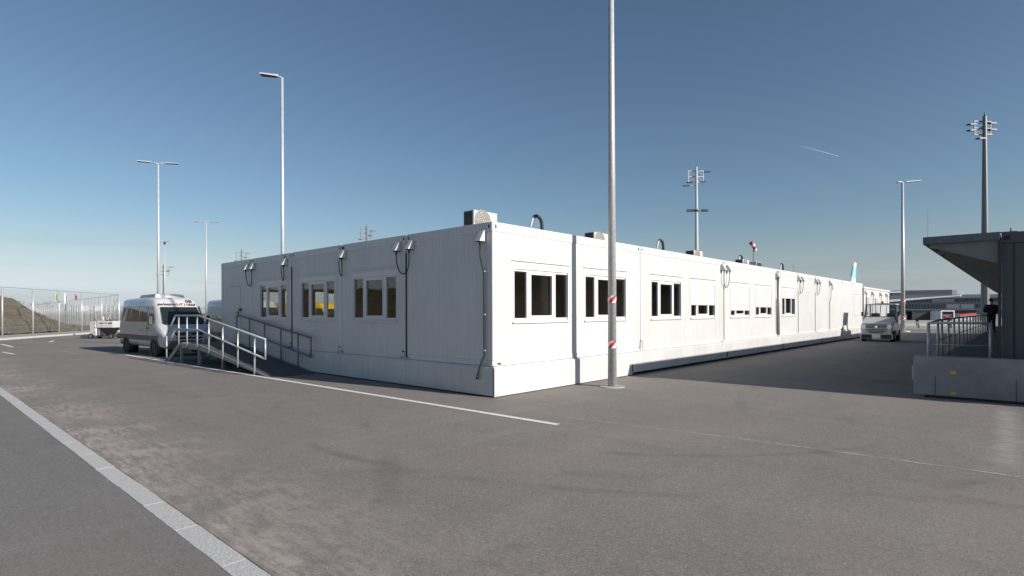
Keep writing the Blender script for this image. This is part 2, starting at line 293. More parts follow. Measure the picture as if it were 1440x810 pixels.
# ------------------------------------------------------------------ mesh helpers
class MB:
    def __init__(s): s.v = []; s.f = []; s.sm = []
    def add(s, vs, fs, smooth=False):
        o = len(s.v); s.v += [tuple(v) for v in vs]; s.f += [tuple(i+o for i in f) for f in fs]; s.sm += [smooth]*len(fs); return s
    def box(s, x0, x1, y0, y1, z0, z1):
        return s.add([(x0,y0,z0),(x1,y0,z0),(x1,y1,z0),(x0,y1,z0),(x0,y0,z1),(x1,y0,z1),(x1,y1,z1),(x0,y1,z1)],
                     [(0,3,2,1),(4,5,6,7),(0,1,5,4),(1,2,6,5),(2,3,7,6),(3,0,4,7)])
    def hexa(s, p):      # eight points: bottom ring then top ring
        return s.add(p, [(0,3,2,1),(4,5,6,7),(0,1,5,4),(1,2,6,5),(2,3,7,6),(3,0,4,7)])
    def prism(s, poly, fn, a, b):   # extrude 2-D polygon between a and b; fn(u,v,w)->xyz
        n = len(poly); vs = [fn(u, v, a) for u, v in poly] + [fn(u, v, b) for u, v in poly]
        fs = [tuple(range(n))[::-1], tuple(range(n, 2*n))] + [(i, (i+1) % n, n+(i+1) % n, n+i) for i in range(n)]
        return s.add(vs, fs)
    def bar(s, p0, p1, w, h=None, up=(0,0,1)):
        h = h or w; p0 = Vector(p0); p1 = Vector(p1); d = (p1-p0).normalized(); up = Vector(up)
        if abs(d.dot(up)) > 0.99: up = Vector((1,0,0))
        a = d.cross(up).normalized()*w/2; b = a.cross(d).normalized()*h/2
        return s.hexa([p0-a-b, p0+a-b, p0+a+b, p0-a+b, p1-a-b, p1+a-b, p1+a+b, p1-a+b])
    def tube(s, pts, rad, n=8, caps=True):
        pts = [Vector(p) for p in pts]; rr = rad if isinstance(rad, (list, tuple)) else [rad]*len(pts)
        vs = []; ref = None
        for i, p in enumerate(pts):
            d = (pts[min(i+1, len(pts)-1)]-pts[max(i-1, 0)]).normalized()
            if ref is None: ref = Vector((1,0,0)) if abs(d.x) < 0.9 else Vector((0,1,0))
            a = (ref - d*ref.dot(d)).normalized(); b = d.cross(a); ref = a
            for k in range(n):
                t = 2*math.pi*k/n; vs.append(p + a*math.cos(t)*rr[i] + b*math.sin(t)*rr[i])
        fs = [(i*n+k, i*n+(k+1) % n, (i+1)*n+(k+1) % n, (i+1)*n+k) for i in range(len(pts)-1) for k in range(n)]
        s.add(vs, fs, True)
        if caps:
            o = len(s.v)-len(vs); s.f += [tuple(o+k for k in range(n))[::-1], tuple(o+(len(pts)-1)*n+k for k in range(n))]; s.sm += [False, False]
        return s
    def cyl(s, p0, p1, r0, r1=None, n=16): return s.tube([p0, p1], [r0, r0 if r1 is None else r1], n)
    def build(s, name, m, parent=None, bevel=0, recalc=True, loc=None):
        me = bpy.data.meshes.new(name); me.from_pydata(s.v, [], s.f)
        me.polygons.foreach_set('use_smooth', s.sm)
        if recalc:
            b = bmesh.new(); b.from_mesh(me); bmesh.ops.recalc_face_normals(b, faces=b.faces); b.to_mesh(me); b.free()
        me.materials.append(M[m] if isinstance(m, str) else m)
        o = bpy.data.objects.new(name, me); COL.objects.link(o)
        if parent: o.parent = parent
        if loc: o.location = loc
        if bevel:
            md = o.modifiers.new('bevel', 'BEVEL'); md.width = bevel; md.segments = 2; md.limit_method = 'ANGLE'
        return o
def B(*a): return MB().box(*a)
def tag(o, label=None, cat=None, group=None, kind=None):
    if label: o['label'] = label
    if cat: o['category'] = cat
    if group: o['group'] = group
    if kind: o['kind'] = kind
    return o
def thing(name, label, cat, loc=(0,0,0), rz=0, group=None):
    o = bpy.data.objects.new(name, None); COL.objects.link(o); o.location = loc; o.rotation_euler = (0,0,rz); o.empty_display_size = 0.2
    return tag(o, label, cat, group)
def dup(o, parent=None, loc=None, rz=None):
    c = o.copy(); COL.objects.link(c)
    if parent: c.parent = parent
    if loc is not None: c.location = loc
    if rz is not None: c.rotation_euler = (0,0,rz)
    for ch in list(o.children): dup(ch, c)
    return c
def lettering(body, size, m, parent, mtx, name='lettering', extrude=0.002, sx=1.0):
    cu = bpy.data.curves.new('t', 'FONT'); cu.body = body; cu.size = size; cu.extrude = extrude; cu.align_x = 'CENTER'; cu.resolution_u = 3; cu.offset = size*0.022
    t = bpy.data.objects.new('t', cu); COL.objects.link(t)
    dg = bpy.context.evaluated_depsgraph_get(); me = bpy.data.meshes.new_from_object(t.evaluated_get(dg))
    bpy.data.objects.remove(t); bpy.data.curves.remove(cu)
    me.transform(mtx @ Matrix.Diagonal((sx, 1, 1, 1))); me.materials.clear(); me.materials.append(M[m])
    o = bpy.data.objects.new(name, me); COL.objects.link(o); o.parent = parent; return o
def struct(o): return tag(o, kind='structure')

# ------------------------------------------------------------------ ground
def sheet(name, poly, z, m):
    mb = MB(); mb.add([(x, y, z) for x, y in poly], [tuple(range(len(poly)))]); o = mb.build(name, m, recalc=False)
    return struct(o)
sheet('ground', [(-4000,-4000),(4000,-4000),(4000,4000),(-4000,4000)], -0.004, 'field')
sheet('yard', [(-48.4,-7.9),(-47.2,-0.9),(-53.4,3.6),(-62,9.4),(-150,14),(-150,200),(200,200),(200,-6.60),(-10.5,-6.60),(-30,-6.95)], 0.0, 'asphalt')
sheet('lane', [(-48.4,-7.9),(-30,-7.13),(-10.5,-6.78),(200,-6.78),(200,-60),(-48.4,-60)], 0.004, 'asphalt2')
sheet('apron', [(-150,58),(200,58),(200,700),(-150,700)], 0.004, 'apron')
sheet('dry_meadow', [(-150,15),(-1500,90),(-1500,900),(-150,900)], 0.008, 'field')
# kerb strip of granite stones set flush
ks = thing('kerb_strip', None, None); struct(ks)
x = -30.0; i = 0; stone_me = None
while x < 9:
    ln = random.uniform(0.75, 1.0) if x > -12 else 2.0
    y0, y1 = (-6.785, -6.612) if x > -10.6 else (-6.785-(-10.6-x)*0.018, -6.612-(-10.6-x)*0.018)
    jit = random.uniform(-0.003, 0.003)
    nn = 9; rag = lambda: random.uniform(-0.0035, 0.0035)
    low = [(x+0.004+(ln-0.008)*q/nn, y0+jit+rag()) for q in range(nn+1)]; upp = [(px_, y1+jit+rag()) for px_, _ in low][::-1]
    MB().prism(low+upp, lambda u, v, w: (u, v, w), -0.08, 0.0065+random.uniform(0, 0.003)).build('kerb_stone', 'stone', ks)
    x += ln
B(-10.6, 9, -6.78, -6.61, -0.1, 0.0015).build('joint_bed', 'canopy_edge', ks)
def strip(name, p0, p1, w, z, m, n=1, label=None):
    p0 = Vector(p0); p1 = Vector(p1); d = (p1-p0).normalized(); a = Vector((-d.y, d.x))*w/2
    return struct(MB().add([(*(p0-a), z), (*(p1-a), z), (*(p1+a), z), (*(p0+a), z)], [(0,1,2,3)]).build(name, m, recalc=False))
strip('painted_line', (2.72,-1.335), (-20,-1.74), 0.125, 0.005, 'paint')
strip('painted_line', (-4.28,-1.42), (-3.25,-0.09), 0.06, 0.005, 'paint_faint')
strip('painted_line', (-24.2,-4.85), (-26.5,-5.0), 0.12, 0.005, 'paint')
strip('painted_line', (-31.4,-4.14), (-35.6,-4.2), 0.16, 0.005, 'paint')
strip('painted_line', (-36.4,-1.9), (-38.4,-1.4), 0.18, 0.005, 'paint')
strip('painted_line', (-22.0,-3.0), (-26.5,-3.1), 0.10, 0.005, 'paint_faint')
for (a, b, w) in (((2.5,-0.80),(4.4,-0.53),0.045), ((4.4,-0.53),(6.0,-0.39),0.05), ((6.0,-0.39),(12,-0.12),0.055)):
    strip('asphalt_joint', a, b, w, 0.005, 'joint')
for k, yy in enumerate((60.5, 66, 72.5)): strip('painted_line', (-12, yy), (10, yy+1.5), 0.5, 0.012, 'paint')
# kerb and gravel verge along the security fence
def poly_strip(name, a, b, w0, w1, z0, z1, m):
    a = Vector(a); b = Vector(b); d = (b-a).normalized(); nrm = Vector((-d.y, d.x))
    p = [a+nrm*w0, b+nrm*w0, b+nrm*w1, a+nrm*w1]
    return struct(MB().hexa([(*q, z0) for q in p]+[(*q, z1) for q in p]).build(name, m))
KA, KB = (-38.0,-6.4), (-61.5,9.9)
poly_strip('verge_kerb', KA, KB, 0.0, 0.22, -0.1, 0.13, 'kerb_pale')
poly_strip('gravel_verge', KA, KB, 0.22, 7.6, -0.1, 0.10, 'gravel')

# loose grit scattered over the asphalt
mb = MB()
for k in range(900):
    gx, gy = (random.uniform(-12, 9), -6.5+abs(random.gauss(0, 0.5))) if k < 500 else (random.uniform(-8, 12), random.uniform(-6.4, 5.0))
    if gx < 0.2 and gy > -0.1: continue
    r_ = random.uniform(0.003, 0.009); pts_ = [Vector((random.uniform(-1,1), random.uniform(-1,1), random.uniform(0.1,0.9)))*r_ + Vector((gx, gy, 0.002)) for _ in range(4)]
    mb.add(pts_, [(0,1,2),(0,2,3),(0,3,1),(1,3,2)])
tag(mb.build('loose_grit', 'gravel'), 'loose grit and small chips scattered over the asphalt', 'grit', kind='stuff')

# drain covers in the alley
for (x, y, lab) in ((3.04,19.56,'round iron drain cover in the shaded alley, closer to the concrete wall'), (2.92,24.6,'round iron drain cover in the shaded alley, just in front of the white tractor')):
    t = thing('drain_cover', lab, 'drain cover', (x,y,0), group='drain covers in the alley')
    MB().cyl((0,0,0.001),(0,0,0.012),0.36,0.36,28).build('frame_ring', 'concrete', t)
    MB().cyl((0,0,0.008),(0,0,0.018),0.29,0.29,28).build('lid', 'dark_frame', t)

# ------------------------------------------------------------------ modular office building
bld = thing('modular_building', 'long white office building of joined container modules with ribbed walls', 'building')
HT, ZB, ZF = 3.64, 0.64, 3.44          # roof top, module underside, fascia underside
FL = lambda s, d, z: (s, -d, z)        # shaded facade, s = X
FR = lambda s, d, z: (d, s, z)         # sunlit facade, s = Y
FE = lambda s, d, z: (-14.36-d, s, z)  # end wall, s = Y
def fbox(mb, F, s0, s1, d0, d1, z0, z1):
    mb.hexa([F(s0,d0,z0),F(s1,d0,z0),F(s1,d1,z0),F(s0,d1,z0),F(s0,d0,z1),F(s1,d0,z1),F(s1,d1,z1),F(s0,d1,z1)]); return mb
WINW, WZ0, WZ1 = 1.98, 1.555, 2.80      # opening width and height
def ribbed(mb, F, s0, s1, z0, z1, d=-0.012, pitch=0.121, gw=0.020, gd=0.0065):
    # sheet with vertical micro-grooves
    if s1-s0 < 0.03 or z1-z0 < 0.02: return
    k0 = math.floor(s0/pitch); xs = [(s0, d)]
    k = k0
    while k*pitch < s1:
        c = k*pitch
        for (q, dd) in ((c-gw/2-0.006, d), (c-gw/2, d-gd), (c+gw/2, d-gd), (c+gw/2+0.006, d)):
            if s0+0.004 < q < s1-0.004: xs.append((q, dd))
        k += 1
    xs.append((s1, d))
    vs = [F(s, dd, z0) for s, dd in xs]+[F(s, dd, z1) for s, dd in xs]; n = len(xs)
    mb.add(vs, [(i, i+1, n+i+1, n+i) for i in range(n-1)])
def wall_module(F, s0, s1, wins=(), frame_mat='beam', thick=True):
    mb = MB(); pw = 0.16
    a, b = s0+pw, s1-pw; cur = a
    for w in sorted(wins):
        ribbed(mb, F, cur, w-0.10, 0.76, ZF)
        ribbed(mb, F, w-0.10, w+WINW+0.10, 0.76, WZ0-0.03)
        ribbed(mb, F, w-0.10, w+WINW+0.10, 2.88, ZF)
        # flat border sheet round the opening
        for (p, q, r, t) in ((w-0.10, w, WZ0-0.03, 2.88), (w+WINW, w+WINW+0.10, WZ0-0.03, 2.88), (w, w+WINW, WZ0-0.03, WZ0), (w, w+WINW, WZ1, 2.88)):
            mb.add([F(p,-0.010,r),F(q,-0.010,r),F(q,-0.010,t),F(p,-0.010,t)], [(0,1,2,3)])
        # reveals
        for (p, q) in ((w, w), (w+WINW, w+WINW)): mb.add([F(p,-0.010,WZ0),F(p,-0.10,WZ0),F(p,-0.10,WZ1),F(p,-0.010,WZ1)], [(0,1,2,3)])
        for r in (WZ0, WZ1): mb.add([F(w,-0.010,r),F(w+WINW,-0.010,r),F(w+WINW,-0.10,r),F(w,-0.10,r)], [(0,1,2,3)])
        cur = w+WINW+0.10
    ribbed(mb, F, cur, b, 0.76, ZF)
    mb.build('wall_panel', 'wall', bld, recalc=False)
    fbox(MB(), F, s0+0.012, s1-0.012, -0.13, 0.0, ZF, HT).build('top_beam', frame_mat, bld, bevel=0.012)
    fbox(MB(), F, s0+0.012, s1-0.012, -0.13, 0.0, ZB, 0.76).build('bottom_beam', frame_mat, bld, bevel=0.012)
    for p in (s0+0.012, s1-pw): fbox(MB(), F, p, p+pw-0.012, -0.13, -0.003, 0.761, ZF-0.001).build('corner_post', frame_mat, bld, bevel=0.008)
    for p in (s0+0.10, s1-0.10):
        mb = MB(); mb.prism([(p+0.022*math.cos(t*math.pi/5), 3.545+0.045*math.sin(t*math.pi/5)) for t in range(10)], lambda u, v, w: F(u, w, v), -0.02, 0.004); mb.build('lifting_slot', 'gap', bld)
    if abs(s1) > 0.1 and s1 < 36: fbox(MB(), F, s1-0.014, s1+0.014, -0.12, -0.045, ZB+0.05, HT-0.03).build('joint_seal', 'gap', bld)
    for p in (s0+0.14, s1-0.22):
        fbox(MB(), F, p, p+0.10, 0.0, 0.006, 0.665, 0.705).build('maker_tag', 'gap' if random.random() < 0.5 else 'grey_paint', bld) if random.random() < 0.55 else None

def window(F, w, closed=0.0, outside=True):
    # w: left edge of opening; closed: how far the roller shutter is down (0..1)
    P = [(0.03, 0.46), (0.60, 1.36), (1.50, 1.95)]
    g0, g1 = 1.63, 2.655
    mb = MB()
    for (a, b) in ((0.0, 0.03), (0.46, 0.565), (1.395, 1.50), (1.95, WINW)): fbox(mb, F, w+a+0.001, w+b-0.001, -0.085, -0.030, g0, g1)
    fbox(mb, F, w+0.001, w+WINW-0.001, -0.085, -0.030, WZ0+0.001, g0); fbox(mb, F, w+0.001, w+WINW-0.001, -0.085, -0.030, g1, 2.70)
    root = mb.build('window', 'frame', bld)
    sash = MB()
    for (a, b, c, d) in ((0.565, 0.605, g0, g1), (1.355, 1.395, g0, g1), (0.605, 1.355, g0, g0+0.055), (0.605, 1.355, g1-0.055, g1)): fbox(sash, F, w+a, w+b, -0.075, -0.018, c, d)
    sash.build('sash', 'frame', root)
    for (a, b) in P:
        zz0, zz1 = (g0+0.05, g1-0.05) if a == 0.60 else (g0, g1)
        fbox(MB(), F, w+a-0.003, w+b+0.003, -0.064, -0.056, zz0-0.003, zz1+0.003).build('pane', 'glass', root)
    fbox(MB(), F, w+0.001, w+WINW-0.001, -0.085, -0.004, 2.701, WZ1-0.001).build('shutter_box', 'frame', root)
    fbox(MB(), F, w-0.06, w+WINW+0.06, -0.010, 0.022, 2.872, 2.886).build('drip_strip', 'frame', root)
    fbox(MB(), F, w-0.03, w+WINW+0.03, -0.06, 0.028, WZ0-0.035, WZ0-0.004).build('sill', 'frame', root)
    for p in (w+0.001, w+WINW-0.026): fbox(MB(), F, p, p+0.025, -0.029, -0.002, WZ0+0.001, 2.70).build('shutter_guide', 'frame', root)
    if closed:
        zb = 2.70-(2.70-WZ0)*closed; mb = MB(); z = 2.70
        while z > zb+0.001:
            z2 = max(zb, z-0.045)
            mb.prism([(-0.018,z2),(-0.014,z2+0.006),(-0.012,(z+z2)/2),(-0.014,z-0.004),(-0.018,z)], lambda u, v, t: F(t, u, v), w+0.027, w+WINW-0.027); z = z2
        fbox(mb, F, w+0.027, w+WINW-0.027, -0.026, -0.008, zb-0.03, zb-0.001)
        mb.build('roller_shutter', 'shutter', root)
    return root

LW = 2.905
left_w = {1: (-5.28,), 2: (-8.18,), 3: (-11.04,)}
for k in range(5):
    s1 = -LW*k; s0 = -LW*(k+1) if k < 4 else -14.36
    wall_module(FL, s0, s1, left_w.get(k, ()))
for w in (-5.28, -8.18, -11.04): window(FL, w)
right_seams = [0, 6.05, 12.10, 18.17, 21.27, 24.30, 27.30, 30.28, 33.25, 36.22]
right_w = {0: (0.65, 3.31), 1: (6.69, 9.36), 2: (12.77, 15.43), 3: (18.83,), 8: (33.62,)}
for k in range(9): wall_module(FR, right_seams[k], right_seams[k+1], right_w.get(k, ()))
for w, c in ((0.65, 0), (3.31, 0), (6.69, 0), (9.36, 0.60), (12.77, 0.76), (15.43, 0.64), (18.83, 0.27), (33.62, 1.0)): window(FR, w, c)
for k in range(2): wall_module(FE, 0.14+k*3.0, 3.14+k*3.0, ((0.95,), (3.75,))[k])
for w in (0.95, 3.75): window(FE, w)
fbox(MB(), FE, 6.14, 36.2, -0.13, 0.0, ZB, HT).build('end_wall', 'wall', bld)
B(-14.3, -0.1, 36.09, 36.22, ZB, HT).build('end_wall', 'wall', bld)
# roof sheet, floor, ceiling, inner partitions
B(-14.3, -0.132, 0.132, 36.08, 3.34, 3.42).build('roof', 'roof', bld)
B(-14.22, -0.14, 0.14, 36.0, 0.64, 0.74).build('floor', 'carpet', bld)
B(-14.22, -0.14, 0.14, 36.0, 3.16, 3.20).build('ceiling', 'room_grey', bld)
B(-14.2, -2.95, 5.90, 5.98, 0.741, 3.159).build('partition', 'room_wood', bld)
B(-2.94, -2.86, 0.14, 36.0, 0.741, 3.159).build('partition', 'room_grey', bld)
for y in (6.0, 12.06, 18.1, 24.2, 30.2): B(-2.859, -0.14, y, y+0.07, 0.741, 3.159).build('partition', 'room_grey', bld)
# back of the cladding, so that daylight does not leak between sheet and room
for (a, b, ws) in [(-LW*(k+1) if k < 4 else -14.3, -LW*k, left_w.get(k, ())) for k in range(5)]:
    mb = MB(); cur = a+0.002
    for w in ws:
        fbox(mb, FL, cur, w, -0.139, -0.131, 0.741, 3.159); fbox(mb, FL, w, w+WINW, -0.139, -0.131, 0.741, WZ0); fbox(mb, FL, w, w+WINW, -0.139, -0.131, WZ1, 3.159); cur = w+WINW
    fbox(mb, FL, cur, b-0.002, -0.139, -0.131, 0.741, 3.159); mb.build('inner_lining', 'room_wood', bld)
for k in range(9):
    mb = MB(); cur = right_seams[k]+(0.14 if k == 0 else 0.002)
    for w in right_w.get(k, ()):
        fbox(mb, FR, cur, w, -0.139, -0.131, 0.741, 3.159); fbox(mb, FR, w, w+WINW, -0.139, -0.131, 0.741, WZ0); fbox(mb, FR, w, w+WINW, -0.139, -0.131, WZ1, 3.159); cur = w+WINW
    fbox(mb, FR, cur, right_seams[k+1]-0.002, -0.139, -0.131, 0.741, 3.159); mb.build('inner_lining', 'room_grey', bld)
# door with handle behind the ramp landing
dr = fbox(MB(), FL, -13.70, -12.62, -0.02, 0.006, 0.72, 2.72).build('door', 'wall', bld, bevel=0.004)
fbox(MB(), FL, -13.74, -12.58, 0.0, 0.03, 2.735, 2.76).build('drip_strip', 'frame', dr)
mb = MB(); fbox(mb, FL, -12.78, -12.70, 0.006, 0.014, 1.60, 1.84); mb.cyl(FL(-12.74,0.014,1.77), FL(-12.74,0.07,1.77), 0.012); mb.cyl(FL(-12.74,0.065,1.77), FL(-12.88,0.065,1.77), 0.012); mb.build('handle', 'black', dr)
fbox(MB(), FL, -12.63, -12.50, -0.003, 0.05, 1.84, 1.92).build('door_switch', 'black', bld)

# skirting below the modules
def skirting(F, s0, s1, z0, d, d2=None):
    d2 = d if d2 is None else d2
    mb = MB(); mb.prism([(d-0.03, z0), (d, z0), (d, 0.60), (d-0.03, 0.636), (-0.05, 0.636), (-0.05, 0.60), (d-0.03, 0.59)], lambda u, v, w: F(w, u, v), s0, s1)
    o = mb.build('skirting_panel', 'skirt', bld)
    return o
for a, b in ((-14.36,-11.6),(-11.6,-8.7),(-8.7,-5.8),(-5.8,-2.9),(-2.9,0.02)): skirting(FL, a+0.003, b-0.003, 0.03, 0.035)
for a, b in ((-0.03,2.72),(2.72,5.48)): skirting(FR, a+0.002, b-0.002, 0.02, 0.075)
for a, b in ((5.48,8.5),(8.5,12.2),(12.2,15.4),(15.4,18.6),(18.6,22),(22,25.3),(25.3,28.6),(28.6,32),(32,36.2)): skirting(FR, a+0.004, b-0.004, 0.075, 0.075)
B(-14.2,-0.25,0.25,35.9,0.02,0.638).build('foundation_block', 'gap', bld)
for y in (5.46, 12.2, 18.6, 25.3):
    mb = MB(); mb.cyl((0.085,y,0.14),(0.085,y,0.26),0.012); mb.box(0.074,0.10,y-0.02,y+0.02,0.11,0.15); mb.box(0.074,0.10,y-0.02,y+0.02,0.25,0.29); mb.build('skirting_latch', 'dark_frame', bld)

# cable hoods with looping cables
def hood(F, s, z, cable=None, both=None):
    o = MB().prism([(0.0, z+0.13), (0.05, z+0.13), (0.18, z-0.10), (0.0, z-0.10)], lambda u, v, w: F(w, u, v), s-0.075, s+0.075).build('cable_hood', 'hood', bld, bevel=0.006)
    fbox(MB(), F, s-0.07, s+0.07, 0.004, 0.175, z-0.108, z-0.101).build('hood_opening', 'gap', o)
    MB().cyl(F(s,0.09,z-0.104), F(s,0.09,z-0.18), 0.026, 0.022, 10).build('cable_gland', 'black', o)
    return o
def loop(F, s0, s1, z, drop, parent):
    pts = [F(s0+(s1-s0)*(0.5-0.5*math.cos(math.pi*t/12)), 0.09-0.03*math.sin(math.pi*t/12), z-0.17-drop*math.sin(math.pi*t/12)**0.7) for t in range(13)]
    MB().tube(pts, 0.013, 8).build('cable', 'rubber', parent)
def drop_cable(F, pts, parent, r=0.013): MB().tube([F(*p) for p in pts], r, 8).build('cable', 'rubber', parent)
z = 3.36
for a, b in ((-11.92,-11.44), (-3.19,-2.68)):
    h = hood(FL, a, z); hood(FL, b, z); loop(FL, a, b, z, 0.50, h)
for a in (-9.10, -5.67):
    h = hood(FL, a, z); loop(FL, a, a-0.15, z, 0.42, h)
    drop_cable(FL, [(a-0.15,0.09,z-0.16),(a-0.05,0.04,z-0.02),(a-0.02,0.03,z+0.1),(a-0.10,0.02,z+0.22)], h)
h = hood(FL, -0.27, z-0.02)
drop_cable(FL, [(-0.27,0.09,z-0.19),(-0.27,0.085,z-0.45),(-0.225,0.03,z-0.75),(-0.22,0.03,1.9),(-0.22,0.03,0.86),(-0.27,0.06,0.72),(-0.34,0.08,0.52),(-0.36,0.09,0.42)], h, 0.018)
MB().tube([FL(-0.36,0.09,0.44),FL(-0.365,0.092,0.36)], 0.03, 8).build('cable_plug', 'black', h)
for zz in (2.6, 1.7, 0.95): fbox(MB(), FL, -0.255, -0.185, 0.0, 0.045, zz, zz+0.03).build('cable_clip', 'hood', h)
for s in (-2.905, -8.715): drop_cable(FL, [(s,0.008,3.2),(s,0.008,2.0),(s,0.008,0.70)], bld, 0.016)
for s in (-5.81, -2.905, -8.715):
    mb = MB(); mb.tube([FL(s-0.22,0.03,0.70),FL(s-0.12,0.05,0.66),FL(s-0.05,0.04,0.72),FL(s+0.06,0.03,0.70),FL(s+0.1,0.03,0.66)], 0.008, 6); fbox(mb, FL, s-0.17, s-0.09, 0.0, 0.012, 0.80, 0.835); mb.build('earth_strap', 'black', bld)
for a, b in ((11.92,12.44), (21.27,21.83), (24.32,24.9)):
    h = hood(FR, a, z); hood(FR, b, z); loop(FR, a, b, z, 0.55, h)
for s in (12.10, 21.27, 24.3):
    drop_cable(FR, [(s,0.008,2.75),(s,0.008,1.9),(s,0.008,0.72)], bld, 0.011)
for a in (18.03, 27.27):
    h = hood(FR, a, z); drop_cable(FR, [(a,0.09,z-0.17),(a-0.02,0.08,z-0.8),(a-0.10,0.03,2.2),(a-0.08,0.03,1.4),(a-0.06,0.03,0.76)], h, 0.014)
MB().tube([(0.05,18.17,3.55),(0.05,18.17,0.7)], 0.05, 12).build('downpipe', 'galv', bld)
MB().tube([(0.06,36.16,3.35),(0.06,36.16,0.7)], 0.06, 12).build('downpipe', 'galv', bld)
MB().cyl((0.0,28.1,3.16),(0.03,28.1,3.16),0.16,0.16,20).build('vent_cover', 'hood', bld)
for s in (6.05,):
    for q in (-0.09, 0.09): drop_cable(FR, [(s+q,0.02,0.70),(s+q*0.9,0.03,0.84),(s+q*0.4,0.03,0.93),(s+q*0.15,0.01,0.95)], bld, 0.006)
# rooftop hose goosenecks
def gooseneck(y, hgt=0.60, wid=0.50, x=-1.1):
    pts = [(x,y+wid,3.40)]+[(x,y+wid-0.20*(1-math.cos(a))-0.02,3.62+hgt-0.20+0.20*math.sin(a)) for a in [math.pi*k/8*0.70 for k in range(9)]]
    o = MB().tube(pts, 0.045, 10).build('roof_gooseneck', 'hose', bld)
    e = Vector(pts[-1]); MB().tube([e, e+Vector((0,-0.06,-0.06)), (x,y-0.16,3.45)], [0.034,0.03,0.028], 8).build('conduit', 'galv', o)
for y in (2.48, 9.1, 16.5, 22.2): gooseneck(y)
MB().cyl((-2,27.6,3.6),(-2,27.6,4.6),0.012,0.006,6).build('roof_antenna', 'dark_frame', bld)

# air conditioners resting on the roof
def air_conditioner(x, y, rz, label):
    t = thing('air_conditioner', label, 'air conditioner', (x,y,3.42), rz, 'air conditioners on the white roof')
    # local: fan face towards -y, width along x
    W, D, H_ = 0.74, 0.34, 0.52
    B(-W/2,W/2,-D/2,D/2,0.08,0.08+H_).build('casing', 'ac', t, bevel=0.012)
    mb = MB()
    for k in range(8): mb.box(-W/2-0.012,-W/2+0.004,-D/2+0.05,D/2-0.03,0.14+k*0.055,0.155+k*0.055)
    mb.build('side_louvre', 'dark_frame', t)
    B(-W/2-0.004,-W/2+0.002,-D/2+0.05,D/2-0.03,0.12,0.58).build('side_opening', 'fin', t)
    B(-W/2+0.04,W/2-0.04,D/2-0.002,D/2+0.006,0.12,0.58).build('coil', 'fin', t)
    g = MB().cyl((-0.10,-D/2+0.002,0.38),(-0.10,-D/2-0.006,0.38),0.25,0.25,28).build('fan_opening', 'grille', t)
    mb = MB()
    for k in range(4):
        r = 0.06+k*0.06; mb.tube([(-0.10+r*math.cos(a), -D/2-0.014, 0.38+r*math.sin(a)) for a in [math.pi*2*q/24 for q in range(25)]], 0.004, 5, False)
    for a in range(6): mb.bar((-0.10,-D/2-0.014,0.38),(-0.10+0.25*math.cos(a*math.pi/3),-D/2-0.014,0.38+0.25*math.sin(a*math.pi/3)),0.008)
    mb.build('grille_rings', 'ac', g)
    for xx in (-0.3, 0.3): B(xx-0.03,xx+0.03,-D/2-0.04,D/2+0.04,0.0,0.08).build('foot_rail', 'dark_frame', t)
    return t
air_conditioner(-0.98, 0.62, R(90), 'cream air conditioner with round fan on the roof at the sharp building corner')
air_conditioner(-0.98, 5.30, R(90), 'air conditioner on the roof partly hidden behind the steel pole with red bands')
air_conditioner(-0.98, 11.78, R(90), 'air conditioner on the roof right in front of the tall floodlight mast')
air_conditioner(-0.98, 16.62, R(90), 'air conditioner on the roof just behind a black hose gooseneck')
air_conditioner(-0.98, 18.25, R(-90), 'air conditioner on the roof below the windsock, dark coil side facing out')

# lower building at the far end of the alley
b2 = thing('annex_building', 'lower white annex at the far end of the long container building', 'building', (0,36.3,0))
B(-6,-0.02,0,10.2,0.5,3.32).build('wall', 'wall', b2)
B(-6.05,0.03,-0.03,10.25,3.321,3.45).build('roof', 'beam', b2)
B(-6,0.02,0,10.2,0.05,0.499).build('skirting', 'skirt', b2)
for y0, hz in ((1.15,2.75),(4.2,2.72)):
    d = B(-0.019,0.03,y0,y0+0.95,0.55,hz).build('door', 'grey_paint', b2)
    B(0.031,0.06,y0+0.1,y0+0.14,1.5,1.7).build('handle', 'black', d)
for y in (0.55, 3.0, 6.1, 8.6):
    o = MB().prism([(0.0, 3.18), (0.05, 3.18), (0.20, 2.92), (0.0, 2.92)], lambda u, v, w: FR(w, u, v), y-0.09, y+0.09).build('cable_hood', 'hood', b2)
    MB().tube([(0.09,y,2.92),(0.08,y-0.05,2.3),(0.03,y-0.1,1.5),(0.03,y-0.1,0.6)], 0.02, 6).build('cable', 'rubber', o)
MB().bar((0.0,10.0,3.3),(0.6,11.4,3.35),0.08).build('roof_arm', 'grey_paint', b2)

# ------------------------------------------------------------------ access ramp
rp = thing('access_ramp', 'aluminium access ramp with railings and steps up to the office door', 'ramp')
YN, YF = -1.42, -0.15
XL, XT, XB, ZD = -14.35, -12.4, -7.05, 0.68
def dz(x): return ZD if x <= XT else ZD*(XB-x)/(XB-XT)
mb = MB(); mb.prism([(XL,ZD-0.04),(XT,ZD-0.04),(XB,0.005),(XB,0.02),(XT,ZD),(XL,ZD)], lambda u, v, w: (u, w, v), YN+0.04, YF); mb.build('deck', 'deck', rp)
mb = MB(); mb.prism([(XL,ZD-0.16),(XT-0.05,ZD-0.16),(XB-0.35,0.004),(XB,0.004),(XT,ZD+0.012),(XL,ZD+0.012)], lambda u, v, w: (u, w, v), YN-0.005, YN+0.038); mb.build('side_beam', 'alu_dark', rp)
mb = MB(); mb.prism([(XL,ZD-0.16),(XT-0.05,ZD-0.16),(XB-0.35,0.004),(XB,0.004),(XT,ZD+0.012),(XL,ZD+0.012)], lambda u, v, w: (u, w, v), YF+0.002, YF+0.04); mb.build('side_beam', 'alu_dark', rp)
B(XL-0.03,XL-0.001,YN,YF,ZD-0.16,ZD+0.01).build('side_beam', 'alu_dark', rp)
